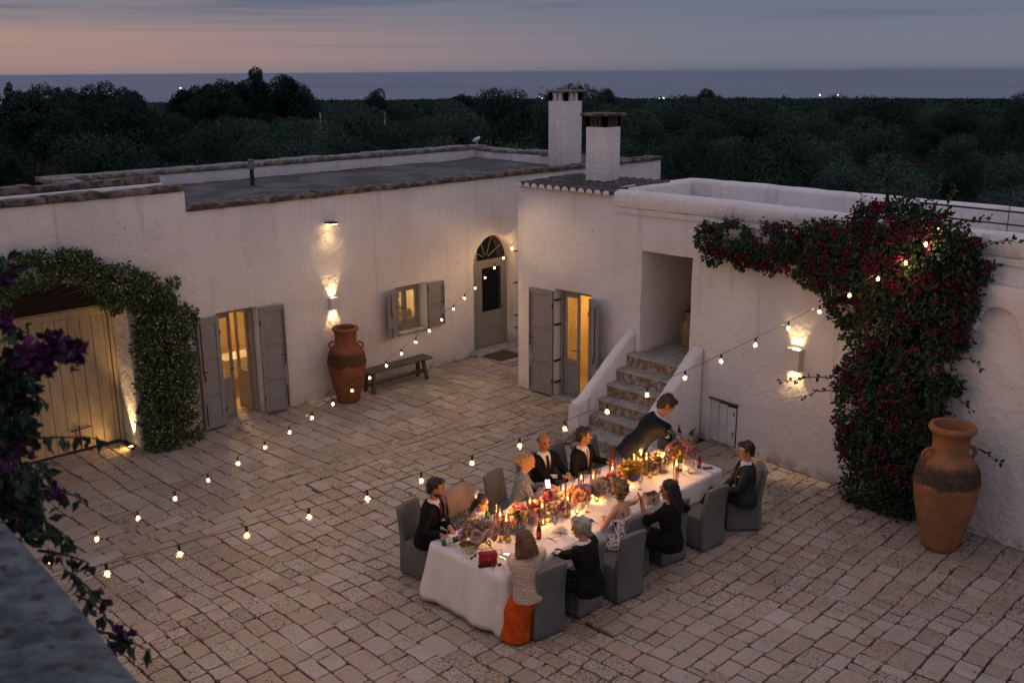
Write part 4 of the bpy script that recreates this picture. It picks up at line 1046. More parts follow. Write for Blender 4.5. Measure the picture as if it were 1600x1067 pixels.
# the trees that stand up against the sea and the sky
BIG = [('oak_tree', 0, 155, 127, 100, 105, 'broad dark oak against the sea far left of the pine'),
       ('pine_tree', 'p', 399, 109, 60, 118, 'dark pine breaking the horizon, tallest of the trees'),
       ('oak_tree', 1, 338, 128, 105, 110, 'spreading dark oak just left of the pine'),
       ('oak_tree', 2, 441, 121, 95, 125, 'open crowned dark oak just right of the pine'),
       ('oak_tree', 0, 592, 138, 62, 150, 'dark round tree between the pine and the chimneys'),
       ('oak_tree', 1, 724, 149, 75, 160, 'dark rounded tree left of the tall chimney'),
       ('oak_tree', 2, 946, 141, 66, 170, 'dark rounded tree rising just behind the shorter chimney'),
       ('oak_tree', 0, 1102, 138, 72, 175, 'single round oak against the sea right of the chimneys'),
       ('oak_tree', 1, 1303, 152, 56, 200, 'small round dark tree under two far lights'),
       ('oak_tree', 1, 300, 137, 90, 128, 'dark crown at the left end of the clump round the pine'),
       ('oak_tree', 2, 385, 129, 80, 130, 'dark crown tucked directly under the pine'),
       ('oak_tree', 0, 470, 138, 70, 128, 'lower dark crown at the right end of the clump round the pine'),
       ('oak_tree', 1, 195, 139, 70, 120, 'lower dark crown beside the broad oak at far left'),
       ('oak_tree', 2, 110, 141, 70, 122, 'lower dark crown left of the broad oak at far left'),
       ('oak_tree', 0, 1070, 149, 50, 178, 'low dark shoulder left of the single round oak'),
       ('pine_tree', 'p', 14, 131, 24, 170, 'small pointed pine at the left edge of the horizon')]
for nm, idx, px, py, wpx, d, lab in BIG:
    r = FWD * 1555.6 + IX * (px - 800) - IU * (py - 533.5); h = Vector((r.x, r.y, 0)).normalized(); x, y = h.x * d, h.y * d
    ztop = CAM_H + d * r.z / math.hypot(r.x, r.y); H = ztop - land_z(x, y); Wm = wpx * d / 1590
    tm = T_PINE if idx == 'p' else T_OAK[idx]; h0, w0 = (10, 6.0) if idx == 'p' else (8.0, 8.6)
    plant_tree(nm, tm, M['oak'], x, y, Wm / w0, RN.uniform(0, 6), lab, sz=H / h0 * 1.0)
cnt = 0; rt = random.Random(5); pts = []
d = 25.0
cand = []
for i in range(-90, 260, 1):
    pass
gx_ = -60
while gx_ < 300:
    gy_ = -60
    while gy_ < 300:
        x = gx_ + rt.uniform(-2.6, 2.6); y = gy_ + rt.uniform(-2.6, 2.6)
        r = Vector((x, y, -CAM_H + 2)); dep = r.dot(FWD)
        if dep > 18:
            px = 800 + 1555.6 * r.dot(IX) / dep
            if -160 < px < 1760 and not (x < 26.5 and y < 24.5) and not (x < 24 and y < 16):
                cand.append((math.hypot(x, y), x, y, px))
        gy_ += 8.1
    gx_ += 8.1
cand.sort()
for dist, x, y, px in cand:
    if cnt >= 280: break
    gap = noise.noise(Vector((x * .035, y * .035, 2.2)))
    if px > 1080 and gap > .62 and dist > 60: continue
    oakish = px < 420 and rt.random() < .35 and dist < 90
    sc = rt.uniform(.70, 1.28) if dist > 75 else rt.uniform(.62, .92)
    if oakish: plant_tree('oak_tree', T_OAK[rt.randrange(3)], M['oak'], x, y, sc * .72, rt.uniform(0, 6.28), 'bushy dark tree standing among the olives at the left', 'bushy dark trees at the left')
    else: plant_tree('olive_tree', T_OL[rt.randrange(7)], M['olive'], x, y, sc, rt.uniform(0, 6.28), 'round grey green olive tree in the grove behind the farm', 'olive trees of the grove', sz=sc * rt.uniform(.85, 1.1))
    cnt += 1
far_from = dist
# far grove down to the coast: one mass
rn = random.Random(77); mb = MB()
for k in range(8000):
    dd = (far_from - 12) * math.exp(rn.random() ** 1.15 * math.log(2900 / far_from)); px = rn.uniform(-120, 1720)
    r = FWD * 1555.6 + IX * (px - 800); h = Vector((r.x, r.y, 0)).normalized(); x, y = h.x * dd, h.y * dd; z = land_z(x, y)
    g = 1 + dd / 900; R_ = rn.uniform(2.0, 3.6) * g; Hh = rn.uniform(2.6, 4.6) * min(g, 1.15) * (1.25 if rn.random() < .05 else 1)
    for _ in range(22):
        v = rvec(rn); v.z = abs(v.z); p = Vector((x + v.x * R_, y + v.y * R_, z + .6 + v.z * Hh * .85)); s = rn.uniform(.35, .75) * g
        leaf_at(mb, p, rvec(rn) + Vector((0, 0, .4)), rvec(rn), s * 1.5, s * 1.1)
tag(mb.build('olive_grove', M['far_tree'], None), 'far dark mass of olive groves reaching to the coast', kind='stuff')
# coast lights, houses and poles
M['coast_light'] = emis('coast_lamp', (1.0, .86, .62), 5)
lm = MB(); lm.ell((0, 0, 0), (1, 1, 1), n=8); lm = lm.mesh('coast_lamp'); lm.materials.append(M['coast_light'])
for px, py, s in ((282, 138, 1.5), (802, 153, .9), (810, 152, 1.3), (843, 152, 1.2), (847, 154, 1.2), (1031, 154, 1.6), (1037, 154, 1.7), (1042, 156, 1.1), (1051, 154, 1.2), (1281, 149, 1.5), (1309, 149, 1.5), (1270, 156, 1.4), (1556, 165, 1.2), (1561, 165, 1.1), (1568, 159, 1.3), (1169, 158, .8), (1330, 158, .9), (760, 154, .8), (775, 155, .8)):
    r = FWD * 1555.6 + IX * (px - 800) - IU * (py - 533.5); p = Vector((0, 0, CAM_H)) + r * (1900 / r.dot(FWD))
    o = link('coast_lamp', lm, None, None, loc=p); o.scale = (s * .85,) * 3; tag(o, 'tiny distant lamp shining on the coast', 'street lamp', 'lamps shining along the coast')
for px, py, w in ((1445, 160, 14), (1262, 161, 9), (1590, 166, 18), (1205, 161, 8), (1350, 160, 9)):
    r = FWD * 1555.6 + IX * (px - 800) - IU * (py - 533.5); p = Vector((0, 0, CAM_H)) + r * (1200 / r.dot(FWD)); w = w * 1200 / 1555 * .8
    t = thing('far_house', 'tiny pale house among the far trees near the coast', 'house', p, R(AZ), 'tiny far houses near the coast')
    mb = MB(); mb.box((-3, -w / 2, -6), (3, w / 2, 1.6)); mb.build('wall', M['plaster'], t); mb = MB(); mb.box((-3.2, -w / 2 - .2, 1.61), (3.2, w / 2 + .2, 1.9)); mb.build('roof', M['roof'], t)
for px, py0, py1, dd in ((601, 176, 210, 95), (500, 176, 196, 110), (340, 190, 206, 100), (1126, 165, 178, 140)):
    p = Vector((0, 0, CAM_H)); r = FWD * 1555.6 + IX * (px - 800) - IU * (py0 - 533.5); q = p + r * (dd / r.dot(FWD))
    t = thing('utility_pole', 'thin pale pole standing among the olive trees', 'pole', (q.x, q.y, land_z(q.x, q.y)), 0, 'thin pale poles in the grove')
    mb = MB(); mb.tube([(0, 0, 0), (0, 0, q.z - land_z(q.x, q.y))], .07, 6); mb.build('shaft', M['lampbox'], t)
    mb = MB(); mb.box((-.25, -.03, q.z - land_z(q.x, q.y) - .3), (.25, .03, q.z - land_z(q.x, q.y) - .2)); mb.build('crossbar', M['iron'], t)

# ---- bougainvillea on the annex wall
def on_annex(px, py, off):
    p = gx(px, py, 14.0)
    for _ in range(4):
        X = 14.35 + (Uc.x / Uc.y) * (p.y - 9.2) if p.y < 9.2 else 14.33
        p = gx(px, py, X - off)
    return p
BL = [(1108, 372, 28), (1112, 395, 22), (1145, 374, 40), (1160, 400, 24), (1190, 382, 40), (1205, 408, 24), (1232, 384, 40), (1250, 410, 28), (1275, 378, 40), (1310, 392, 55), (1360, 368, 55), (1405, 360, 55), (1450, 385, 58), (1490, 405, 46), (1520, 425, 26), (1272, 420, 26), (1300, 440, 36), (1350, 440, 50), (1400, 440, 55), (1450, 450, 55), (1490, 470, 42), (1322, 482, 30), (1390, 510, 56), (1440, 530, 56), (1478, 525, 36), (1350, 575, 42), (1390, 590, 56), (1440, 600, 52), (1478, 592, 30), (1318, 592, 22), (1342, 645, 45), (1390, 660, 56), (1440, 660, 50), (1352, 710, 46), (1400, 720, 56), (1440, 725, 42), (1352, 765, 42), (1400, 775, 42), (1438, 765, 32), (1330, 690, 26), (1260, 440, 12), (1330, 520, 18)]
rn = random.Random(31); bg_ = thing('bougainvillea', 'large dark bougainvillea with magenta blossom climbing over the annex wall', 'climbing plant', (0, 0, 0))
blobs = []; fl = []
for px, py, r in BL:
    m = r / 118.0; c = on_annex(px, py, .12 + m * .45); blobs.append((c, (m * .62, m, m)))
mb = MB(); foliage(mb, blobs, 40000, .080, rn, W=.62, shell=.45, droop=.5, clump=3)
# loose shoots standing out of the mass
tw_ = MB()
def shoot(a, b, n, L, sag=.0, mbx=None, every=1):
    a = Vector(a); b = Vector(b); pts = []
    for k in range(n + 1):
        t = k / n; p = a + (b - a) * t + Vector((0, 0, sag * t * (1 - t) * 4)) + rvec(rn) * .02; pts.append(p)
    tw_.tube(pts, [.010 * (1 - .7 * k / n) for k in range(n + 1)], 5)
    for k in range(1, n + 1):
        for _ in range(every):
            d = (pts[k] - pts[k - 1]).normalized() + rvec(rn) * 1.1; leaf_at(mbx, pts[k] + rvec(rn) * .02, d, rvec(rn), L * rn.uniform(.7, 1.2), L * .6)
for a, b, n in (((1440, 375), (1475, 272), 16), ((1455, 375), (1545, 340), 12), ((1490, 390), (1598, 378), 15), ((1470, 350), (1495, 290), 9), ((1400, 350), (1380, 285), 10), ((1350, 350), (1345, 305), 7), ((1430, 340), (1432, 275), 10), ((1500, 440), (1556, 412), 9), ((1300, 590), (1222, 598), 10), ((1300, 610), (1255, 620), 6), ((1480, 680), (1562, 722), 9), ((1370, 340), (1395, 300), 6), ((1500, 560), (1530, 575), 5), ((1490, 620), (1515, 640), 5), ((1335, 800), (1306, 795), 4)):
    shoot(on_annex(*a, .25), on_annex(*b, .32), n, .085, .04, mb, 2)
fo = mb.build('foliage', M['boug_leaf'], bg_); fo['kind'] = 'stuff'
for a, b in (((1410, 815), (1420, 650)), ((1380, 810), (1390, 600)), ((1420, 650), (1440, 430)), ((1440, 430), (1300, 385)), ((1300, 385), (1120, 375))):
    pa, pb = on_annex(*a, .12), on_annex(*b, .14); tw_.tube([pa, (pa + pb) / 2 + rvec(rn) * .06, pb], [.035, .03, .022], 6)
tw_.build('stem', M['twig'], bg_)
fb = MB()
for (c, r), (px, py, pr) in zip(blobs, BL):
    dens = 3.6 if px < 1260 else (1.7 if py < 480 and px > 1300 else 1.15)
    if py > 740: dens = .04
    k = int(dens * 62 * (pr / 40) ** 2)
    for _ in range(max(1, k // 9)):
        v = rvec(rn); v = Vector((-abs(v.x) * 1.2 - .1, v.y, v.z)).normalized(); cc = c + Vector((v.x * r[0], v.y * r[1], v.z * r[2])) * rn.uniform(.86, 1.08)
        if noise.noise(cc * 2.0) < -.22: continue
        for _ in range(16):
            p = cc + rvec(rn) * .085 * rn.random() ** .4; d0 = v + rvec(rn)
            for q in range(3): leaf_at(fb, p, d0 + rvec(rn) * .8, rvec(rn), .042, .036, 0, .1)
fo = fb.build('blossom', M['boug_red'], bg_); fo['kind'] = 'stuff'

# ---- jasmine round the gate arch
def on_farm(px, py, off): return gy(px, py, YA - off)
JB = [(-25, 445, 36), (15, 430, 26), (60, 420, 25), (105, 418, 24), (150, 424, 24), (190, 448, 32), (222, 462, 32), (165, 438, 20), (250, 468, 20), (200, 478, 22), (175, 462, 20), (255, 505, 42), (258, 545, 46), (262, 590, 46), (264, 635, 44), (270, 675, 42), (278, 705, 42), (245, 712, 18), (300, 722, 24), (250, 480, 26), (285, 500, 22), (236, 520, 20), (130, 410, 14), (95, 408, 10), (270, 442, 8)]
jm = thing('jasmine', 'white flowering jasmine climbing over the carriage arch and down its pier', 'climbing plant', (0, 0, 0))
blobs = []
for px, py, r in JB:
    m = r / 82.0; c = on_farm(px, py, .06 + m * .38); blobs.append((c, (m, m * .5, m)))
mb = MB(); foliage(mb, blobs, 30000, .072, rn, W=.55, shell=.5, droop=.3, clump=3, thin=-.36); fo = mb.build('foliage', M['jas_leaf'], jm); fo['kind'] = 'stuff'
fb = MB()
for c, r in blobs:
    for _ in range(int(75 * r[0] * r[2] / .16)):
        v = rvec(rn); v = Vector((v.x, -abs(v.y) * 1.1 - .1, v.z)).normalized(); p = c + Vector((v.x * r[0], v.y * r[1], v.z * r[2])) * rn.uniform(.9, 1.07)
        if noise.noise(p * 3) < -.25: continue
        for q in range(3): leaf_at(fb, p, v * .6 + rvec(rn), rvec(rn), .028, .018, 0, .05)
fo = fb.build('blossom', M['jas_flower'], jm); fo['kind'] = 'stuff'
sb = MB()
sb.tube([on_farm(285, 715, .10), on_farm(268, 640, .10), on_farm(258, 560, .12), on_farm(240, 490, .10), on_farm(180, 455, .08), on_farm(100, 430, .08)], [.035, .03, .028, .025, .02, .012], 7); sb.build('stem', M['twig'], jm)

# ---- purple bougainvillea hanging over the near parapet
pb_ = thing('bougainvillea', 'purple bougainvillea branches hanging by the near parapet at the left edge', 'climbing plant', (0, 0, 0))
rn = random.Random(63); mb = MB(); fb = MB(); tw_ = MB()
def fgp(px, py, X=1.12): return gx(px, py, X)
FB = [(5, 560, 26), (8, 610, 34), (15, 655, 36), (20, 700, 34), (12, 745, 40), (30, 780, 30), (45, 812, 22), (-20, 620, 40), (-20, 700, 56), (35, 730, 22), (4, 425, 10)]
blobs = []
for px, py, r in FB:
    c = fgp(px, py, 1.10); m = r / 330.0; blobs.append((c, (m * .7, m, m)))
foliage(mb, blobs, 1500, .055, rn, W=.6, shell=.3, droop=.6, clump=3)
def bloom(c, n, s):
    for _ in range(n):
        p = c + rvec(rn) * s * rn.random() ** .4; d0 = rvec(rn)
        for q in range(3): leaf_at(fb, p, d0 + rvec(rn) * .8, rvec(rn), .034, .030, 0, .12)
for (c, r) in blobs: bloom(c + Vector((-.02, 0, 0)), int(4 + 34 * r[1]), r[1])
def branch(pa, pb, n, sag, leaves=2, X0=1.12, X1=1.2, fl=()):
    a = fgp(*pa, X0); b = fgp(*pb, X1); pts = [a + (b - a) * (k / n) + Vector((0, 0, sag * 4 * (k / n) * (1 - k / n))) for k in range(n + 1)]
    tw_.tube(pts, [.006 * (1 - .6 * k / n) for k in range(n + 1)], 5)
    for k in range(1, n + 1):
        for _ in range(leaves):
            d = Vector((rn.uniform(-.5, .5), rn.uniform(-1, 1), -1.0)) + rvec(rn) * .4; l = .062 * rn.uniform(.7, 1.2); leaf_at(mb, pts[k] + rvec(rn) * .012, d, rvec(rn), l, l * .5)
    for t, nn, s in fl: bloom(a + (b - a) * t, nn, s)
branch((0, 575), (124, 538), 9, .01, 1, fl=((.35, 26, .05), (.6, 50, .07), (.78, 46, .07), (.97, 14, .03)))
branch((5, 560), (58, 535), 5, .0, 2)
branch((10, 690), (150, 685), 9, .01, 2, fl=((.2, 16, .05),))
branch((20, 630), (62, 622), 4, .01, 3, fl=((.3, 10, .04),))
branch((30, 770), (125, 775), 7, .01, 2, fl=((.62, 10, .03),))
branch((30, 800), (112, 845), 7, .02, 3, fl=((.2, 12, .05),))
branch((60, 860), (140, 880), 5, .01, 3); branch((100, 890), (160, 940), 5, .01, 4); branch((150, 985), (230, 1015), 4, .01, 3, fl=((.5, 14, .04),)); branch((120, 930), (165, 960), 3, .01, 3)
branch((0, 500), (40, 520), 4, .0, 3, fl=((.4, 10, .03),)); branch((0, 430), (28, 425), 3, .0, 2, fl=((.3, 10, .03),))
fo = mb.build('foliage', M['boug_leaf'], pb_); fo['kind'] = 'stuff'
fo = fb.build('blossom', M['boug_purple'], pb_); fo['kind'] = 'stuff'
tw_.build('stem', M['twig'], pb_)['kind'] = 'stuff'

# ------------------------------------------------------------------ dining table, cloth and chairs
TZ = .76
TX0, TX1, TY0, TY1 = 7.30, 11.84, 7.34, 8.66
tbl = thing('dining_table', 'long wooden banquet table hidden under the white cloth', 'table', (0, 0, 0))
mb = MB(); mb.box((TX0 + .03, TY0 + .03, .70), (TX1 - .03, TY1 - .03, .748)); mb.build('tabletop', M['brownwood'], tbl)
for x in (TX0 + .25, 9.57, TX1 - .35):
    for y in (TY0 + .18, TY1 - .26):
        mb = MB(); mb.box((x, y, 0), (x + .08, y + .08, .699)); mb.build('leg', M['brownwood'], tbl)
def linen(name, c1, c2, bd=.0015):
    m, nt, p = mat_new(name); v = coords(nt, 'World')
    nt.links.new(mixc(nt, mrange(nt, noi(nt, v, 3, 4), .35, .65), c1, c2), p.inputs['Base Color'])
    p.inputs['Roughness'].default_value = .9; p.inputs['Specular IOR Level'].default_value = .1
    h = mth(nt, 'ADD', noi(nt, v, 320, 2), mth(nt, 'MULTIPLY', noi(nt, v, 5, 4, .6, 1.2), 2.5)); bump(nt, p, h, bd); return m
M['cloth'] = linen('white_linen', (.70, .665, .66), (.66, .62, .62), .003)
per = []          # perimeter with rounded corners: point, normal
def arcpts(cx, cy, a0, rr=.05):
    return [(Vector((cx + rr * math.cos(a0 + q * math.pi / 8), cy + rr * math.sin(a0 + q * math.pi / 8), 0)), Vector((math.cos(a0 + q * math.pi / 8), math.sin(a0 + q * math.pi / 8), 0))) for q in range(5)]
def edge(p, q, n, step=.035):
    p = Vector(p); q = Vector(q); k = int((q - p).length / step); return [(p + (q - p) * ((i + .5) / k), Vector(n)) for i in range(k)]
r_ = .05
per += edge((TX0 + r_, TY0, 0), (TX1 - r_, TY0, 0), (0, -1, 0)) + arcpts(TX1 - r_, TY0 + r_, -math.pi / 2) + edge((TX1, TY0 + r_, 0), (TX1, TY1 - r_, 0), (1, 0, 0)) + arcpts(TX1 - r_, TY1 - r_, 0)
per += edge((TX1 - r_, TY1, 0), (TX0 + r_, TY1, 0), (0, 1, 0)) + arcpts(TX0 + r_, TY1 - r_, math.pi / 2) + edge((TX0, TY1 - r_, 0), (TX0, TY0 + r_, 0), (-1, 0, 0)) + arcpts(TX0 + r_, TY0 + r_, math.pi)
NP = len(per); LV = 12; mb = MB(); rings = []
s = 0; arcl = []
for i, (p, n) in enumerate(per): arcl.append(s); s += (per[(i + 1) % NP][0] - p).length
def drop(p):
    e = max(0, 1 - (p.x - TX0) / .16); e = e * e * (3 - 2 * e)
    side = .27 + .05 * noise.noise(Vector((p.x * 1.1, p.y, 3)))
    d = side + (.695 - side) * e
    if abs(p.x - TX0) < .12 and abs(p.y - TY0) < .12: d = .75
    if p.x > TX1 - .1: d = .34 + .05 * noise.noise(Vector((p.x, p.y * 3, 3)))
    return d
# top grid as inward rings of the perimeter
cen = Vector(((TX0 + TX1) / 2, (TY0 + TY1) / 2, 0))
def inset(p, f):
    hx, hy = (TX1 - TX0) / 2, (TY1 - TY0) / 2; q = p - cen; k = f * hy
    return cen + Vector((max(-1, min(1, q.x / hx)) * (hx - k), q.y / hy * (hy - k), 0))
for f in (.96, .8, .6, .4, .2, .06):
    rings.append([inset(p, f) + Vector((0, 0, TZ + .003 * noise.noise(Vector((p.x * 4, p.y * 4, f * 5))))) for p, n in per])
rings.append([p + Vector((0, 0, TZ)) for p, n in per])
for l in range(1, LV + 1):
    t = l / LV; ring = []
    for i, (p, n) in enumerate(per):
        d = drop(p); a = arcl[i]
        big = .5 + .5 * noise.noise(Vector((a * .6, 5, 0)))
        wv = math.sin(a * 13 + 2.6 * noise.noise(Vector((a * .9, 0, 0)))) * .016 * (.3 + big) + abs(math.sin(a * 4.3 + 1)) * .026 + .010 * noise.noise(Vector((a * 6, t * 2, 0)))
        end = max(0, 1 - (p.x - TX0) / .2)
        off = .010 + .02 * t + (wv * (.6 + 1.9 * end)) * t ** 1.2 + .05 * end * t
        ring.append(p + n * max(.006 + .004 * t, off) + Vector((0, 0, TZ - d * (1 - (1 - t) ** 1.0) - .004)))
    rings.append(ring)
mb.loft(rings, cap=True)
me = mb.mesh('tablecloth', 3.2, recalc=True)
tag(link('tablecloth', me, M['cloth']), 'white linen cloth draped over the long table, falling to the ground at the near end', 'tablecloth')

M['slip'] = linen('grey_linen_slipcover', (.150, .150, .138), (.122, .124, .115), .002)
def make_chair():
    w = .43; back = MB(); rg = []
    for k in range(11):
        t = k / 10; z = .035 + .885 * t; y = -.225 - .085 * max(0, (t - .45) / .55) ** 1.3 - .03 * (1 - t); th = .085 - .02 * t; hw = w / 2 + .012 * (1 - t) - .010 * t
        zt = lambda xx: z + (.012 * (1 - (xx / hw) ** 2) if k == 10 else 0)
        ring = []
        for (xx, yy) in ((-hw, y), (-hw * .5, y - .004), (0, y - .006), (hw * .5, y - .004), (hw, y), (hw, y + th), (hw * .5, y + th), (0, y + th), (-hw * .5, y + th), (-hw, y + th)):
            ring.append(Vector((xx + .004 * noise.noise(Vector((xx * 9, yy * 9, z * 5))), yy + .006 * noise.noise(Vector((xx * 6, z * 6, 1))) + .010 * (1 - t) * noise.noise(Vector((xx * 16, z * 3, 7))), zt(xx))))
        rg.append(ring)
    back.loft(rg)
    seat = MB(); rg = []
    for k in range(7):
        t = k / 6; z = .035 + .425 * t; hw = w / 2 + .018 * (1 - t); y0, y1 = -.17, .235 + .015 * (1 - t); ring = []
        n = 6
        P_ = [(-hw, y0)] + [(-hw + 2 * hw * q / n, y0) for q in range(1, n)] + [(hw, y0)] + [(hw, y0 + (y1 - y0) * q / n) for q in range(1, n)] + [(hw, y1)] + [(hw - 2 * hw * q / n, y1) for q in range(1, n)] + [(-hw, y1)] + [(-hw, y1 - (y1 - y0) * q / n) for q in range(1, n)]
        for xx, yy in P_:
            wv = .016 * noise.noise(Vector((xx * 16, yy * 16, 2))) * (1 - t)
            ring.append(Vector((xx * (1 + wv * 3), yy * (1 + wv * 2), z)))
        rg.append(ring)
    c_ = Vector((0, .03, 0))
    rg.append([Vector((v.x * .93, (v.y - .03) * .93 + .03, .478)) for v in rg[-1]]); rg.append([Vector((v.x * .5, (v.y - .03) * .5 + .03, .486)) for v in rg[-2]])
    seat.loft(rg)
    leg = MB(); leg.box((-.018, -.018, 0), (.018, .018, .12))
    return back.mesh('backrest_cover', R(45), .012, 2, True), seat.mesh('seat_cover', R(45), .010, 2, True), leg.mesh('leg')
CH = make_chair(); CH[0].materials.append(M['slip']); CH[1].materials.append(M['slip']); CH[2].materials.append(M['brownwood'])
def chair(x, y, deg, label):
    t = thing('slipcovered_chair', label, 'chair', (x, y, 0), R(deg - 90), 'grey slipcovered chairs round the table')
    link('backrest_cover', CH[0], None, t); link('seat_cover', CH[1], None, t)
    for sx_ in (-.18, .18):
        for sy_ in (-.22, .20): link('leg', CH[2], None, t, loc=(sx_, sy_, 0))
    return t
# deg = direction the sitter faces
chair(7.72, 7.20, 80, 'grey slipcovered chair behind the woman in the cream quilted jacket')
chair(8.41, 7.20, 88, 'grey slipcovered chair with the grey haired man in black')
chair(9.03, 7.05, 82, 'empty grey slipcovered chair nearest the camera, between grey haired man and floral dress')
chair(9.48, 7.30, 80, 'grey slipcovered chair of the woman in the floral dress')
chair(10.20, 7.22, 80, 'grey slipcovered chair of the long haired woman in black')
chair(10.92, 7.08, 82, 'empty grey slipcovered chair beside the man in the tweed suit')
chair(11.80, 6.98, 135, 'grey slipcovered chair of the man in the tweed suit at the table end')
chair(7.70, 9.22, -80, 'grey slipcovered chair of the bearded man at the near end')
gch = chair(8.45, 9.12, -85, 'grey slipcovered chair with a beige jacket over its back')
chair(9.20, 9.14, -80, 'grey slipcovered chair of the woman in the dotted blue dress')
chair(9.95, 9.25, -88, 'grey slipcovered chair of the bald man')
chair(10.60, 9.22, -82, 'grey slipcovered chair of the man with the pink tie')
chair(11.28, 9.02, -62, 'empty grey slipcovered chair left of the standing man')
chair(12.10, 8.28, -92, 'grey slipcovered chair lit by candles behind the far flowers, below the standing man')
# beige jacket hung over a chair back
M['beige'] = linen('beige_jacket_cloth', (.36, .24, .18), (.29, .19, .14), .004)
jk = thing('jacket', 'beige jacket hung over the back of the little girl\'s chair', 'jacket', (8.45, 9.12, 0), R(-85 - 90))
mb = MB(); rg = []
for k in range(15):
    u = -1 + 2 * k / 14; hw = .255; x = u * hw; j = lambda a, z: .012 * noise.noise(Vector((u * 5, a, z * 6)))
    sag = .03 * abs(u) ** 3
    lw = .40 + .06 * noise.noise(Vector((u * 2.5, 3, 0)))
    rg.append([Vector((x * 1.02, -.345 + j(1, .4), .93 - lw)), Vector((x * 1.01, -.345 + j(2, .7), .72)), Vector((x, -.338 + j(3, .85), .88 - sag)), Vector((x, -.31, .94 - sag)), Vector((x, -.25, .948 - sag)), Vector((x, -.215, .93 - sag)), Vector((x * 1.01, -.175 + j(4, .7), .72)), Vector((x * 1.02, -.16 + j(5, .5), .60)),
               Vector((x * 1.02, -.175 + j(5, .5), .60)), Vector((x * 1.01, -.19 + j(4, .7), .72)), Vector((x, -.23, .92 - sag)), Vector((x, -.25, .935 - sag)), Vector((x, -.31, .928 - sag)), Vector((x, -.326 + j(3, .85), .88 - sag)), Vector((x * 1.01, -.333 + j(2, .7), .72)), Vector((x * 1.02, -.333 + j(1, .4), .93 - lw))])
mb.loft(rg); mb.build('body', M['beige'], jk, smooth=R(70), recalc=True)
for s_ in (1, -1):
    mb = MB(); mb.tube([(s_ * .235, -.27, .90), (s_ * .275, -.27, .78), (s_ * .27, -.25, .60), (s_ * .265, -.26, .46)], [.045, .055, .05, .045], 10); mb.build('sleeve', M['beige'], jk, smooth=R(70))

# ------------------------------------------------------------------ things on the table
M['stem'] = leaf_mat('flower_leaves', (.035, .065, .025), (.12, .13, .05))
FC = {'pink': (.72, .32, .36), 'peach': (.78, .42, .26), 'orange': (.76, .24, .08), 'cream': (.78, .62, .44), 'yellow': (.60, .40, .06), 'lilac': (.40, .30, .48), 'blush': (.78, .52, .47), 'rose': (.55, .14, .20)}
FM = {k: simple('petals_' + k, c, tuple(x * .72 for x in c), 30, .75, 0, 1, spec=.15) for k, c in FC.items()}
def rose_mesh(seed):
    rn = random.Random(seed); mb = MB()
    for layer, (r, h, n) in enumerate(((1.0, .42, 7), (.82, .62, 6), (.60, .74, 5), (.38, .80, 4), (.2, .82, 3))):
        for k in range(n):
            a = 2 * math.pi * (k + .5 * layer) / n + rn.uniform(-.15, .15); w = 2.5 * math.pi * r / n * .5
            c = Vector((math.cos(a), math.sin(a), 0)); t = Vector((-math.sin(a), math.cos(a), 0)); curl = rn.uniform(.9, 1.12)
            P = lambda rr, ww, z: c * rr + t * ww + Vector((0, 0, z))
            vs = [P(r * .25, -w * .3, 0), P(r * .25, w * .3, 0), P(r * .8, w, h * .55), P(r * .85, 0, h * .45), P(r * .8, -w, h * .55), P(r * 1.02 * curl, w * .75, h * 1.0), P(r * 1.1 * curl, 0, h * .96), P(r * 1.02 * curl, -w * .75, h * 1.0)]
            mb.add(vs, [(0, 1, 2, 3), (0, 3, 4), (3, 2, 5, 6), (4, 3, 6, 7)])
    return mb.mesh('rose', 3.2)
ROSES = [rose_mesh(i) for i in range(4)]
for m_ in ROSES: m_.materials.append(FM['pink'])
M['vase'] = simple('pale_footed_bowl', (.55, .48, .42), rough=.5)
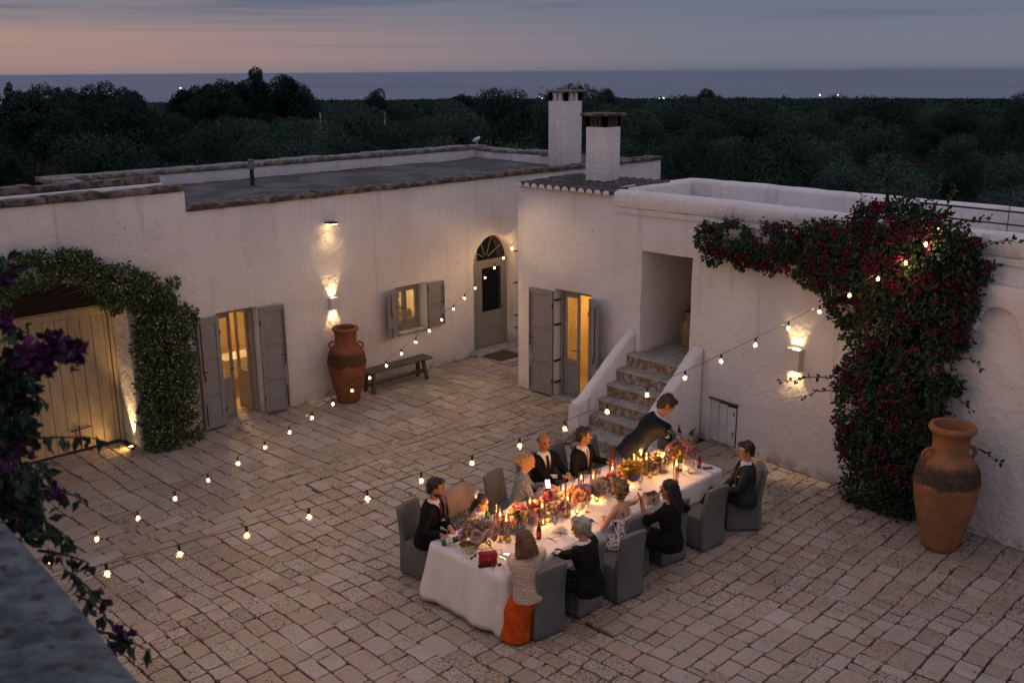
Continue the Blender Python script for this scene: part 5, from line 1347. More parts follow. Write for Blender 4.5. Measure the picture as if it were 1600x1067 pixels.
def arrangement(px, py, r, palette, n, label, seed, wild=0.0, zc=.93):
    rn = random.Random(seed); p = gp(px, py, zc); t = thing('flower_arrangement', label, 'flowers', (p.x, p.y, TZ + .004), rn.uniform(0, 6))
    mb = MB(); mb.lathe([(0, 0), (.05, 0), (.03, .02), (.05, .05), (.075, .085), (.07, .085), (.04, .05), (0, .04)], 14); mb.build('bowl', M['vase'], t, smooth=R(60))
    c = Vector((0, 0, zc - TZ - .02)); st_ = MB(); fl = MB()
    for k in range(int(n * 1.45)):
        v = rvec(rn); v.z = abs(v.z) * 1.1 - .25; v.normalize(); q = c + Vector((v.x * r, v.y * r, v.z * r * .85)) * rn.uniform(.72, 1.12)
        s = rn.uniform(.036, .064) * (1.25 if rn.random() < .15 else 1)
        o = link('blossom', ROSES[rn.randrange(4)], None, t, loc=q); o.scale = (s, s, s); o.rotation_euler = (v + rvec(rn) * .35).to_track_quat('Z', 'Y').to_euler()
        o.material_slots[0].link = 'OBJECT'; o.material_slots[0].material = FM[palette[rn.randrange(len(palette))]]
        st_.tube([(0, 0, .06), c * .6 + q * .2, q - v * .01], .003, 4, cap=False)
    for k in range(int(170 * r / .18)):
        v = rvec(rn); v.z = abs(v.z) * 1.2 - .35; v.normalize(); q = c + Vector((v.x * r, v.y * r, v.z * r * .9)) * rn.uniform(.5, 1.15); leaf_at(st_, q, v + rvec(rn) * .7, rvec(rn), rn.uniform(.03, .06), rn.uniform(.015, .026))
    for k in range(int((16 + 40 * wild) * r / .18)):      # thin sprays of tiny flowers
        v = rvec(rn); v.z = abs(v.z) + .25; v.normalize(); q = c + v * r * rn.uniform(1.0, 1.35 + .25 * wild)
        st_.tube([c + v * r * .4, q], .0018, 3, cap=False)
        for _ in range(5):
            pq = q + rvec(rn) * .02
            for _ in range(3): leaf_at(fl, pq, rvec(rn), rvec(rn), .014, .010)
    o = st_.build('greenery', M['stem'], t); o['kind'] = 'stuff'
    o = fl.build('filler_blossom', FM[palette[-1]], t); o['kind'] = 'stuff'
    return t
arrangement(745, 836, .20, ['lilac', 'yellow', 'pink', 'blush', 'yellow', 'peach', 'blush'], 22, 'wild loose flower arrangement in lilac, yellow and pink at the near table end', 1, 1.0)
arrangement(813, 806, .155, ['pink', 'peach', 'orange', 'blush', 'cream', 'pink'], 22, 'pink and peach flower arrangement behind the woman in the quilted jacket', 2)
arrangement(866, 785, .165, ['rose', 'pink', 'cream', 'peach', 'blush', 'cream'], 22, 'tall rose pink and cream flower arrangement in front of the dotted dress', 3, .3)
arrangement(904, 773, .13, ['orange', 'pink', 'lilac', 'peach', 'yellow', 'peach'], 18, 'orange and pink flower arrangement in front of the bald man', 4)
arrangement(943, 760, .12, ['pink', 'cream', 'blush', 'rose', 'cream'], 15, 'pink and cream flower arrangement left of the blonde woman\'s head', 5)
arrangement(986, 735, .16, ['yellow', 'cream', 'orange', 'lilac', 'peach', 'yellow'], 22, 'golden yellow and cream flower arrangement in front of the pink tie', 6)
arrangement(1024, 717, .14, ['blush', 'cream', 'lilac', 'pink', 'blush'], 17, 'pale blush flower arrangement beside two green bottles', 7)
arrangement(1067, 703, .18, ['peach', 'orange', 'pink', 'lilac', 'yellow', 'pink'], 24, 'peach and orange flower arrangement at the far end under the standing man\'s hands', 8, .2, zc=.95)

for px, py, r, pal, n, lab, sd in ((791, 818, .10, ['peach', 'blush', 'cream', 'pink'], 10, 'little peach posy between the foremost candles and the lilac flowers', 21), (838, 797, .11, ['peach', 'pink', 'cream', 'orange'], 11, 'little peach posy between the pink flowers and the tall rose flowers', 22), (924, 766, .10, ['cream', 'pink', 'peach', 'blush'], 10, 'little cream posy just left of the pink and cream flowers', 23), (962, 748, .11, ['orange', 'peach', 'cream', 'pink'], 12, 'little orange posy behind the blonde woman\'s curls', 24), (1006, 726, .11, ['cream', 'blush', 'peach', 'yellow'], 12, 'little cream posy between the golden and the blush flowers', 25), (1046, 710, .12, ['blush', 'pink', 'peach', 'cream'], 13, 'little blush posy left of the far peach and orange flowers', 26)):
    arrangement(px, py, r, pal, n, lab, sd, .2, zc=.88)
# candles in glass chimneys
M['wax'] = simple('amber_wax', (.36, .165, .055), rough=.5)
M['flame'] = emis('candle_flame', (1.0, .54, .16), 12)
M['chimney_glass'] = glassy('candle_glass', (.97, .93, .88), .14)
fm = MB(); fm.lathe([(.0005, 0), (.006, .006), (.009, .016), (.007, .028), (.003, .042), (.0004, .052)], 8); fm = fm.mesh('flame', 3.2); fm.materials.append(M['flame'])
fmt = MB(); fmt.lathe([(.0005, 0), (.006, .004), (.007, .010), (.004, .018), (.0004, .025)], 8); fmt = fmt.mesh('flame', 3.2); fmt.materials.append(M['flame'])
gm = MB(); gm.lathe([(.043, .004), (.045, .34), (.0435, .34), (.0415, .008)], 16); gm = gm.mesh('glass_chimney', R(60)); gm.materials.append(M['chimney_glass'])
wm_ = MB(); wm_.lathe([(0, .004), (.03, .004), (.032, .012), (.014, .016), (.011, .03), (.0105, .235), (0, .237)], 10); wm_ = wm_.mesh('candle', R(50)); wm_.materials.append(M['wax'])
gt_ = MB(); gt_.lathe([(.018, .0), (.028, .004), (.034, .045), (.032, .045), (.026, .007), (.0, .006)], 12); gt_ = gt_.mesh('glass_cup', R(60)); gt_.materials.append(M['chimney_glass'])
wt_ = MB(); wt_.lathe([(0, .007), (.018, .007), (.018, .020), (0, .021)], 10); wt_ = wt_.mesh('candle', R(50)); wt_.materials.append(M['wax'])
cl_ = bpy.data.lights.new('candle_light', 'POINT'); cl_.energy = 7.5; cl_.color = (1, .47, .15); cl_.shadow_soft_size = 0
tl_ = bpy.data.lights.new('tealight_light', 'POINT'); tl_.energy = 3.2; tl_.color = (1, .47, .15); tl_.shadow_soft_size = 0
for px, py in ((776, 797), (781, 803), (791, 811), (828, 783), (847, 790), (880, 763), (887, 778), (908, 746), (927, 744), (957, 731), (991, 716), (1010, 715), (1002, 708), (1057, 725), (1035, 712)):
    p = gp(px, py, TZ + .27); t = thing('candle_lamp', 'lit amber taper candle in a tall clear glass chimney on the table', 'candle', (p.x, p.y, TZ + .003), 0, 'taper candles along the table')
    link('glass_chimney', gm, None, t); link('candle', wm_, None, t); link('flame', fm, None, t, loc=(0, 0, .24))
    l = bpy.data.objects.new('candle_light', cl_); col.objects.link(l); l.parent = t; l.location = (0, 0, .296)
for px, py in ((849, 817), (902, 799), (932, 780), (982, 756), (1061, 727)):
    p = gp(px, py, TZ + .03); t = thing('tealight', 'small lit tealight in a glass cup on the cloth', 'candle', (p.x, p.y, TZ + .003), 0, 'tealights on the cloth')
    link('glass_cup', gt_, None, t); link('candle', wt_, None, t); link('flame', fmt, None, t, loc=(0, 0, .022))
    l = bpy.data.objects.new('tealight_light', tl_); col.objects.link(l); l.parent = t; l.location = (0, 0, .055)

# bottles
M['green_glass'] = simple('green_bottle_glass', (.012, .085, .022), rough=.08, spec=.6)
M['brown_glass'] = simple('brown_bottle_glass', (.075, .022, .006), rough=.10, spec=.6)
M['dark_glass'] = simple('champagne_glass', (.010, .016, .010), rough=.1, spec=.6)
M['label'] = simple('bottle_label', (.60, .57, .50), (.5, .47, .42), 20, .7)
M['labelred'] = simple('red_paper_cap', (.40, .04, .03), rough=.5)
M['foil'] = simple('gold_foil', (.50, .34, .14), rough=.35, metal=.6)
def bottle(px, py, kind, label, z=TZ, tilt=None, at_=None):
    big = kind in ('green', 'champagne'); H, r = (.30, .038) if big else (.235, .031)
    p = gp(px, py, z) if at_ is None else Vector(at_)
    t = thing('bottle', label, 'bottle', (p.x, p.y, p.z + .003), 0)
    if tilt: t.rotation_euler = tilt
    mat = {'green': M['green_glass'], 'brown': M['brown_glass'], 'champagne': M['dark_glass']}[kind]
    mb = MB(); mb.lathe([(0, .0), (r * .9, 0), (r, .006), (r, H * .55), (r * .85, H * .64), (r * .42, H * .78), (r * .36, H * .96), (r * .42, H * .97), (r * .42, H), (0, H)], 16); mb.build('body', mat, t, smooth=R(40))
    mb = MB(); mb.lathe([(r + .0008, H * .18), (r + .0012, H * .19), (r + .0012, H * .45), (r + .0008, H * .46)], 16); mb.build('label', M['label'] if kind == 'green' else (M['labelred'] if kind == 'brown' else M['foil']), t, smooth=R(40))
    mb = MB(); mb.lathe([(r * .42 + .001, H * .86), (r * .44 + .001, H * .87), (r * .44 + .001, H + .002), (0, H + .003)], 12); mb.build('cap', M['foil'] if kind != 'brown' else M['labelred'], t, smooth=R(40))
    return t
bottle(761, 826, 'green', 'green water bottle standing behind the loose lilac flowers')
bottle(823, 832, 'green', 'green bottle with white label beside the brown haired woman\'s head')
bottle(842, 842, 'brown', 'brown beer bottle in front of the grey haired man')
bottle(1037, 738, 'green', 'green bottle left of the two beside the bread box')
bottle(1062, 736, 'green', 'green bottle with candle light glowing behind it, right of the two')
bottle(1092, 731, 'brown', 'brown beer bottle standing beside the black phone at the far corner')
bottle(0, 0, 'green', 'green bottle lying tilted in the bearded man\'s hand', at_=gp(690, 848, TZ + .035), tilt=(R(82), 0, R(55)))
bottle(957, 727, 'brown', 'brown bottle with pale cap in front of the empty far chair')
bk = gp(1066, 694, TZ); t = thing('ice_bucket', 'pale bucket of wine bottles under the standing man\'s hands', 'ice bucket', (bk.x, bk.y, TZ + .003))
mb = MB(); mb.lathe([(0, 0), (.075, 0), (.095, .20), (.10, .21), (.092, .21), (.07, .02), (0, .02)], 18); mb.build('body', simple('pale_bucket', (.55, .53, .52), rough=.35), t, smooth=R(50))
bottle(0, 0, 'champagne', 'dark wine bottle leaning out of the bucket to the right', at_=(bk.x + .03, bk.y - .03, TZ + .03), tilt=(R(18), R(30), 0))
bottle(0, 0, 'champagne', 'dark wine bottle with gold neck upright in the bucket', at_=(bk.x - .035, bk.y + .02, TZ + .03), tilt=(R(-4), R(-4), 0))

# lemons, glasses, cutlery, napkins, handbag, phones, sunglasses, bread box
M['lemon'] = simple('lemon_skin', (.62, .40, .03), (.52, .30, .02), 8, .45, .001, 160)
lem = MB(); lem.lathe([(.0005, -.043), (.007, -.039), (.018, -.032), (.028, -.015), (.030, 0), (.028, .015), (.018, .032), (.008, .039), (.0005, .044)], 14); lem = lem.mesh('lemon', 3.2); lem.materials.append(M['lemon'])
for k, (px, py, lab) in enumerate(((731, 862, 'lemon lying on the cloth left of the red handbag'), (794, 843, 'lemon standing alone near the two foremost candles'), (783, 842, 'lemon under the edge of the loose flowers'), (857, 813, 'lemon beside a tealight near the grey haired man'), (889, 803, 'lemon half hidden by the pink and cream flowers'), (938, 775, 'lemon below the pink and cream flowers by the blonde woman'), (1016, 744, 'lemon beside the bread box, left one'), (1024, 739, 'lemon beside the bread box, right one'))):
    p = gp(px, py, TZ + .03); o = link('lemon', lem, None, None, loc=(p.x, p.y, TZ + .034), rot=(R(90), 0, k * 1.3)); tag(o, lab, 'lemon', 'lemons on the table')
M['wine_glass'] = glassy('wine_glass', (.97, .96, .95), .13)
wg = MB(); wg.lathe([(0, 0), (.034, .001), (.034, .004), (.006, .008), (.004, .02), (.004, .09), (.02, .105), (.036, .135), (.038, .16), (.033, .20), (.032, .20), (.036, .16), (.034, .137), (.018, .109), (0, .10)], 16); wg = wg.mesh('wine_glass', R(60)); wg.materials.append(M['wine_glass'])
for px, py in ((771, 829), (812, 838), (806, 836), (838, 796), (895, 765), (915, 757), (935, 752), (867, 830), (968, 737), (1080, 740), (1000, 765), (918, 800), (752, 818), (1042, 737)):
    p = gp(px, py, TZ); tag(link('wine_glass', wg, None, None, loc=(p.x, p.y, TZ + .004)), 'clear wine glass among the candles and flowers', 'glass', 'wine glasses on the table')
M['steel'] = simple('steel', (.25, .25, .27), rough=.3, metal=.9)
kn = MB(); kn.box((-.10, -.006, 0), (.0, .006, .003)); kn.box((.0, -.009, 0), (.10, .009, .002)); kn = kn.mesh('knife', None, .002, 1); kn.materials.append(M['steel'])
for px, py, a in ((862, 843, 80), (797, 866, 85), (890, 838, 80), (1072, 744, 80), (1108, 737, 88), (928, 815, 80), (1014, 772, 80), (935, 722, -80), (780, 870, 85)):
    p = gp(px, py, TZ); tag(link('knife', kn, None, None, loc=(p.x, p.y, TZ + .005), rot=(0, 0, R(a))), 'steel knife lying on the white cloth at a place setting', 'knife', 'knives at the place settings')
M['napkin'] = linen('white_napkin', (.60, .57, .56), (.52, .50, .49), .004)
for px, py, lab in ((876, 831, 'crumpled white napkin beside the grey haired man'), (1083, 739, 'crumpled white napkin near the far brown bottle')):
    p = gp(px, py, TZ); mb = MB(); mb.ell((0, 0, .015), (.085, .065, .028), n=18); me = mb.mesh('napkin', 3.2); roughen(me, .03, 14, px); tag(link('napkin', me, M['napkin'], None, loc=(p.x, p.y, TZ + .02)), lab, 'napkin')
M['redbag'] = simple('red_leather', (.30, .012, .02), (.22, .01, .015), 10, .45, .001, 90)
p = gp(762, 872, TZ + .08); hb = thing('handbag', 'small red leather handbag standing on the near end of the table', 'handbag', (p.x, p.y, TZ + .004), R(-32))
mb = MB(); mb.loft([[Vector((x, y, 0)) for x, y in ((-.11, -.04), (.11, -.04), (.11, .04), (-.11, .04))], [Vector((x, y, .15)) for x, y in ((-.10, -.022), (.10, -.022), (.10, .022), (-.10, .022))]]); mb.build('body', M['redbag'], hb, bevel=.008, smooth=R(40))
mb = MB(); mb.loft([[Vector((x, .03, .145)), Vector((x, .03, .158)), Vector((x, -.036, .156)), Vector((x * .9, -.058, .075)), Vector((x * .9, -.050, .072)), Vector((x, -.03, .146))] for x in (-.112, -.04, .04, .112)]); mb.build('flap', M['redbag'], hb, recalc=True, smooth=R(40))
mb = MB(); mb.ell((0, -.062, .082), (.008, .006, .008), n=8); mb.build('clasp', M['foil'], hb)
mb = MB(); mb.tube([(-.10, 0, .155), (-.05, .03, .19), (.05, .03, .19), (.10, 0, .155)], .005, 6); mb.build('strap', M['redbag'], hb)
M['blackp'] = simple('black_plastic', (.012, .012, .013), rough=.2, spec=.6)
def phone(px, py, a, lab, z=TZ, tilt=0):
    p = gp(px, py, z); t = thing('phone', lab, 'phone', (p.x, p.y, z + .006), R(a)); t.rotation_euler = (R(tilt), 0, R(a))
    mb = MB(); mb.box((-.037, -.075, 0), (.037, .075, .009)); mb.build('case', M['blackp'], t, bevel=.004, bseg=1)
    mb = MB(); mb.box((-.034, -.07, .0092), (.034, .07, .0098)); return t, mb.build('screen', M['blackp'], t)
phone(1106, 732, 50, 'black phone lying on the cloth near the far brown bottle')
phone(757, 885, 60, 'black phone lying in front of the red handbag')
_, sc_ = phone(796, 868, 20, 'phone with lit screen half under the brown haired woman')
M['screen'] = emis('lit_screen', (.75, .85, .95), .9); sc_.data.materials.clear(); sc_.data.materials.append(M['screen'])
phone(919, 815, 70, 'black phone at the empty place beside the grey haired man')
phone(952, 722, 40, 'black phone in front of the man with the pink tie')
M['lens'] = simple('dark_lens', (.03, .018, .012), rough=.1, spec=.6)
def sunglasses(px, py, a, lab, mat):
    p = gp(px, py, TZ); t = thing('sunglasses', lab, 'sunglasses', (p.x, p.y, TZ + .006), R(a))
    for s_ in (-1, 1):
        mb = MB(); mb.ell((s_ * .034, 0, .022), (.028, .004, .022), n=12); mb.build('lens', M['lens'], t, smooth=R(60))
        mb = MB(); mb.tube([(s_ * .064, 0, .03), (s_ * .068, .07, .022), (s_ * .066, .12, .004)], .0028, 5); mb.build('temple', mat, t)
    mb = MB(); mb.tube([(-.012, 0, .026), (0, -.002, .03), (.012, 0, .026)], .003, 5); mb.build('bridge', mat, t); return t
sunglasses(783, 866, 40, 'brown sunglasses lying right of the red handbag', M['brownwood'])
sunglasses(776, 886, 150, 'thin wire sunglasses with oval lenses at the table corner', M['steel'])
sunglasses(740, 873, 10, 'pink tortoise sunglasses lying left of the red handbag', M['redbag'])
sunglasses(876, 838, 45, 'pink sunglasses lying on the napkin beside the grey haired man', M['brownwood'])
M['card'] = simple('cream_card', (.50, .40, .28), (.44, .35, .24), 6, .8); M['bread'] = simple('bread_crust', (.16, .06, .025), (.09, .03, .015), 20, .8, .004, 60)
p = gp(1017, 785, TZ); bx = thing('bread_box', 'cream paper bag box of dark bread with a small printed emblem', 'box', (p.x, p.y, TZ + .004), R(-20))
mb = MB(); w_, d_, h_ = .10, .065, .13; t_ = .004
mb.box((-w_, -d_, 0), (w_, -d_ + t_, h_)); mb.box((-w_, d_ - t_, 0), (w_, d_, h_)); mb.box((-w_, -d_ + t_, .0), (-w_ + t_, d_ - t_, h_ - .001)); mb.box((w_ - t_, -d_ + t_, 0), (w_, d_ - t_, h_ - .001)); mb.box((-w_ + t_, -d_ + t_, 0), (w_ - t_, d_ - t_, t_)); mb.build('body', M['card'], bx)
mb = MB(); mb.box((-.022, -d_ - .0015, .035), (.022, -d_ - .0004, .085)); mb.build('emblem', M['bread'], bx)
for k in range(5):
    mb = MB(); mb.ell((0, 0, 0), (.045, .028, .028), n=12); me = mb.mesh('bread_piece', 3.2); roughen(me, .012, 30, k); tag(link('bread_piece', me, M['bread'], None, loc=(bx.location.x + RN.uniform(-.045, .045), bx.location.y + RN.uniform(-.03, .03), TZ + .095 + .014 * k), rot=(RN.uniform(-.6, .6), RN.uniform(-.6, .6), k)), 'piece of dark bread in the cream box on the table', 'bread', 'bread in the cream box')

# ------------------------------------------------------------------ people
M['skin'] = simple('warm_skin', (.42, .215, .135), (.37, .18, .11), 12, .55, .0005, 200, spec=.3)
M['skin_tan'] = simple('tanned_skin', (.34, .155, .085), (.30, .13, .07), 12, .55, .0005, 200, spec=.3)
M['skin_fair'] = simple('fair_skin', (.50, .28, .19), (.45, .24, .16), 12, .55, .0005, 200, spec=.3)
def fabric(name, c1, c2=None, bd=.002, sc=400):
    m = simple(name, c1, c2 or tuple(x * .75 for x in c1), 9, .9, bd, 22, spec=.1); return m
M['navy'] = fabric('dark_navy_wool', (.012, .015, .020)); M['black'] = fabric('black_wool', (.009, .010, .011)); M['tweed'] = fabric('dark_green_grey_tweed', (.026, .032, .032), (.018, .022, .023))
M['shirt'] = fabric('white_shirt', (.62, .58, .57)); M['blueshirt'] = fabric('pale_blue_shirt', (.45, .50, .60))
M['pinktie'] = fabric('dusty_pink_tie', (.34, .19, .17)); M['blacktie'] = fabric('black_tie', (.010, .010, .014)); M['redtie'] = fabric('dark_red_tie', (.16, .02, .025)); M['greytie'] = fabric('dark_green_tie', (.02, .03, .03))
M['hair_dark'] = simple('dark_brown_hair', (.016, .010, .007), (.030, .018, .011), 20, .45, .004, 90, stretch=(1, 1, .3)); M['hair_black'] = simple('black_hair', (.009, .007, .006), (.016, .012, .010), 20, .45, .004, 90)
M['hair_mid'] = simple('mid_brown_hair', (.045, .024, .013), (.028, .015, .009), 20, .45, .004, 90, stretch=(1, 1, .3))
M['hair_brown'] = simple('auburn_hair', (.075, .032, .013), (.12, .055, .022), 26, .4, .004, 70, stretch=(4, 4, .4)); M['hair_blonde'] = simple('blonde_hair', (.40, .23, .095), (.26, .14, .055), 26, .45, .004, 70)
M['hair_curl'] = simple('dark_blonde_curls', (.24, .14, .06), (.085, .05, .025), 24, .5, .012, 40); M['hair_grey'] = simple('silver_hair', (.32, .30, .28), (.20, .18, .17), 26, .5, .004, 90)
M['hair_bald'] = simple('cropped_dark_hair', (.055, .032, .022), (.035, .02, .015), 30, .7)
M['eye'] = simple('dark_eye', (.012, .009, .008), rough=.2); M['lip'] = simple('lips', (.28, .08, .06), rough=.5)
M['shoe'] = simple('dark_leather_shoe', (.016, .012, .010), rough=.35)
M['orange'] = fabric('orange_skirt', (.55, .085, .012), (.44, .06, .008), .004)
M['girl'] = fabric('white_blouse', (.62, .54, .50)); M['bow'] = fabric('white_bow', (.70, .66, .64))
def quilt_mat():
    m, nt, p = mat_new('cream_quilted_cloth'); v = coords(nt, 'Object')
    p.inputs['Roughness'].default_value = .8; p.inputs['Specular IOR Level'].default_value = .15
    nt.links.new(mixc(nt, noi(nt, v, 6), (.60, .47, .37), (.52, .40, .31)), p.inputs['Base Color'])
    w = nt.nodes.new('ShaderNodeTexWave'); w.bands_direction = 'Z'; nt.links.new(v, w.inputs[0]); w.inputs['Scale'].default_value = 13; w.inputs['Distortion'].default_value = 7.0; w.inputs['Detail'].default_value = 2; w.inputs['Detail Scale'].default_value = 1.6
    bump(nt, p, w.outputs['Fac'], .010); return m
M['quilt'] = quilt_mat()
def dots_mat():
    m, nt, p = mat_new('blue_dotted_dress'); v = coords(nt, 'Object'); vo = nt.nodes.new('ShaderNodeTexVoronoi'); vo.inputs['Scale'].default_value = 34; vo.inputs['Randomness'].default_value = .55; nt.links.new(v, vo.inputs[0])
    nt.links.new(mixc(nt, mrange(nt, vo.outputs['Distance'], .22, .32), (.55, .36, .16), (.10, .13, .175)), p.inputs['Base Color']); p.inputs['Roughness'].default_value = .7; bump(nt, p, noi(nt, v, 16), .006); return m
M['dots'] = dots_mat()
def floral_mat():
    m, nt, p = mat_new('white_dress_with_black_brush_marks'); v = coords(nt, 'Object', (1, 1, .62)); n1 = noi(nt, v, 19, 2, .5, 1.6)
    c = mixc(nt, mrange(nt, n1, .54, .57), (.62, .58, .60), (.018, .014, .016)); nt.links.new(c, p.inputs['Base Color']); p.inputs['Roughness'].default_value = .7; bump(nt, p, noi(nt, v, 12), .006); return m
M['floral'] = floral_mat()

TMP = bpy.data.scenes.new('remesh_work')
def remesh(mb, voxel, it=3, name='body', noise_amp=0, nsc=9, keep=None):
    me = mb.mesh(name); o = bpy.data.objects.new(name, me); TMP.collection.objects.link(o)
    r = o.modifiers.new('r', 'REMESH'); r.mode = 'VOXEL'; r.voxel_size = voxel; r.use_smooth_shade = True
    s = o.modifiers.new('s', 'SMOOTH'); s.factor = .5; s.iterations = it
    vl = TMP.view_layers[0]; vl.update(); dg = vl.depsgraph; ev = o.evaluated_get(dg); out = bpy.data.meshes.new_from_object(ev)
    bpy.data.objects.remove(o); bpy.data.meshes.remove(me); out.name = name
    if noise_amp:
        nrm_ = [v.normal.copy() for v in out.vertices]
        for v, nv in zip(out.vertices, nrm_):
            f = Vector((v.co.x, v.co.y, v.co.z * .55)) * nsc
            v.co += nv * (noise.noise(f) * noise_amp + noise.noise(f * 2.3) * noise_amp * .5)
    if keep:
        bm = bmesh.new(); bm.from_mesh(out); bmesh.ops.delete(bm, geom=[f for f in bm.faces if not keep(f.calc_center_median())], context='FACES'); bm.to_mesh(out); bm.free()
    for p in out.polygons: p.use_smooth = True
    return out
def ik(S, T, l1, l2, pole):
    d = T - S; L = min(d.length, (l1 + l2) * .995); d.normalize(); a = (l1 * l1 - l2 * l2 + L * L) / (2 * L); h = math.sqrt(max(0, l1 * l1 - a * a))
    pl = Vector(pole); pl = (pl - d * pl.dot(d)).normalized(); return S + d * a + pl * h, S + d * L
TOR = [(-.07, .150, .118), (0, .172, .132), (.10, .163, .122), (.19, .152, .112), (.30, .172, .122), (.40, .186, .120), (.465, .172, .104), (.515, .115, .080), (.56, .062, .060)]
def tor_ab(h):
    for (h0, a0, b0), (h1, a1, b1) in zip(TOR[:-1], TOR[1:]):
        if h <= h1: t = max(0, (h - h0) / (h1 - h0)); return a0 + (a1 - a0) * t, b0 + (b1 - b0) * t
    return TOR[-1][1:]

def person(label, head_px, deg, hz_extra=0.0, S=1.0, pel_z=.565, lean=8, head_yaw=0, head_pitch=8, skin='skin', hair=('short', 'hair_dark'), outfit='suit', cols={}, hands=None, legs=None, female=False, stand=False, hs=1.06, group=None, sway=0, curl=.7):
    rz = R(deg); ln = R(lean); sw = R(sway)
    u = Vector((math.sin(ln), math.sin(sw), math.cos(ln))).normalized(); L = Vector((0, 1, 0)); F = (L.cross(u)).normalized(); L = u.cross(F).normalized()
    p0 = Vector((0, 0, pel_z))
    fem = .88 if female else 1.0
    hl = p0 + u * .56; hc = hl + (u * .6 + Vector((0, 0, .4))).normalized() * .145 + Vector((.02, 0, 0))
    # place the figure so that the head stands where it was measured
    wz = hc.z * S; hw = gp(head_px[0], head_px[1], wz); rot = Matrix.Rotation(rz, 3, 'Z')
    off = rot @ (Vector((hc.x, hc.y, 0)) * S); root_loc = Vector((hw.x - off.x, hw.y - off.y, 0))
    t = thing('person', label, 'person', root_loc, rz); t.scale = (S, S, S)
    loc = lambda w: (rot.inverted() @ (Vector(w) - root_loc)) / S
    H = Matrix.Rotation(R(head_yaw), 3, 'Z') @ Matrix.Rotation(R(head_pitch), 3, 'Y')
    hp = lambda x, y, z: hc + H @ (Vector((x, y, z)) * hs)
    def torso(mb, inf, h0=-.07, h1=.56, hem=0.0):
        rings = []; N = 20; hh = sorted(set([h0, h1] + [h for h, _, _ in TOR if h0 < h < h1]))
        for h in hh:
            a, b = tor_ab(h); a = a * fem + inf; b = b * (fem * .97) + inf
            if hem and h < .16: a += hem * (.16 - h) / .23; b += hem * (.16 - h) / .23
            c = p0 + u * h
            if female and .25 < h < .42: c = c + F * .012
            rings.append([c + L * (a * math.sin(2 * math.pi * k / N)) + F * (b * math.cos(2 * math.pi * k / N)) for k in range(N)])
        mb.loft(rings)
    sh = {}; arm = {}
    for sd, s in (('L', 1), ('R', -1)):
        sh[sd] = p0 + u * .462 + L * s * (.183 * fem)
        T = hands.get(sd) if hands else None
        if T is None: T = p0 + Vector((.34, s * .10, .10))
        elif T[0] == 'w': T = loc(T[1])
        else: T = Vector(T[1])
        pole = Vector((-.5, s * .8, -1.0)) if not (hands and hands.get(sd + 'pole')) else Vector(hands[sd + 'pole'])
        e, w = ik(sh[sd], T, .295, .26, pole); arm[sd] = (e, w)
    # ---- body: one continuous skin surface
    mb = MB()
    mb.ell(hp(-.004, 0, .018), (.100 * hs, .078 * hs, .108 * hs), H, 18)
    mb.ell(hp(.022, 0, -.055), (.068 * hs, .056 * hs, .066 * hs), H, 14)                       # jaw
    mb.ell(hp(.062, 0, -.096), (.024 * hs, .026 * hs, .020 * hs), H, 10)                       # chin
    mb.tube([hp(.088, 0, .020), hp(.108, 0, -.022)], [.010, .016], 8, round_caps=True)         # nose
    for s in (1, -1):
        mb.ell(hp(-.006, s * .079, -.004), (.018, .010, .030), H, 8)                           # ears
        mb.ell(hp(.078, s * .030, .034), (.016, .024, .009), H, 8)                             # brow
        mb.ell(hp(.070, s * .038, -.018), (.020, .020, .018), H, 8)                            # cheek
    mb.ell(hp(.090, 0, -.058), (.012, .024, .012), H, 8)                                       # mouth
    mb.tube([p0 + u * .50, hl, hp(-.012, 0, -.05)], [.064 * fem, .056 * fem, .056 * fem], 12)
    cl = outfit in ('suit', 'quilt', 'dress', 'blouse'); torso(mb, -.035 if cl else -.012, -.07, .52)
    fingers = []
    for sd, s in (('L', 1), ('R', -1)):
        e, w = arm[sd]; S0 = sh[sd]
        mb.tube([S0 - L * s * .03, S0.lerp(e, .35), e, e.lerp(w, .35), w], [(.036 if cl else .054) * fem, (.036 if cl else .048) * fem, (.032 if cl else .040) * fem, (.032 if cl else .039) * fem, .027 * fem], 12, round_caps=True)
        d = (w - e).normalized(); hd = (d + Vector((0, 0, -.25))).normalized()
        if hands and hands.get(sd + 'dir') is not None: hd = Vector(hands[sd + 'dir']).normalized()
        side = hd.cross(Vector((0, 0, 1)));
        if side.length < .2: side = L.copy()
        side.normalize(); nrm = side.cross(hd).normalized()
        if hands and hands.get(sd + 'side') is not None: side = Vector(hands[sd + 'side']).normalized(); nrm = side.cross(hd).normalized()
        Mh = Matrix((hd, side, nrm)).transposed()
        mb.ell(w + hd * .045, (.052, .040, .018), Mh, 12)
        cf = hands.get(sd + 'curl', curl) if hands else curl
        for q, (lo, le) in enumerate(((-.028, .068), (-.010, .078), (.009, .074), (.027, .060))):
            b0 = w + hd * .078 + side * lo; b1 = b0 + (hd * math.cos(cf * .5) - nrm * math.sin(cf * .5)) * le * .55 + side * lo * .12; b2 = b1 + (hd * math.cos(cf * 1.5) - nrm * math.sin(cf * 1.5)) * le * .5
            mb.tube([b0, b1, b2], [.0088, .0080, .0068], 7, round_caps=True)
        th = side * (s if sd == 'R' else s); b0 = w + hd * .025 + th * .032; mb.tube([b0, b0 + (hd * .7 + th * .6 - nrm * .3) * .04, b0 + (hd * 1.0 + th * .6 - nrm * .5) * .06], [.012, .010, .008], 7, round_caps=True)
    me = remesh(mb, .0075, 2, 'body')
    bo = link('body', me, M[skin], t)
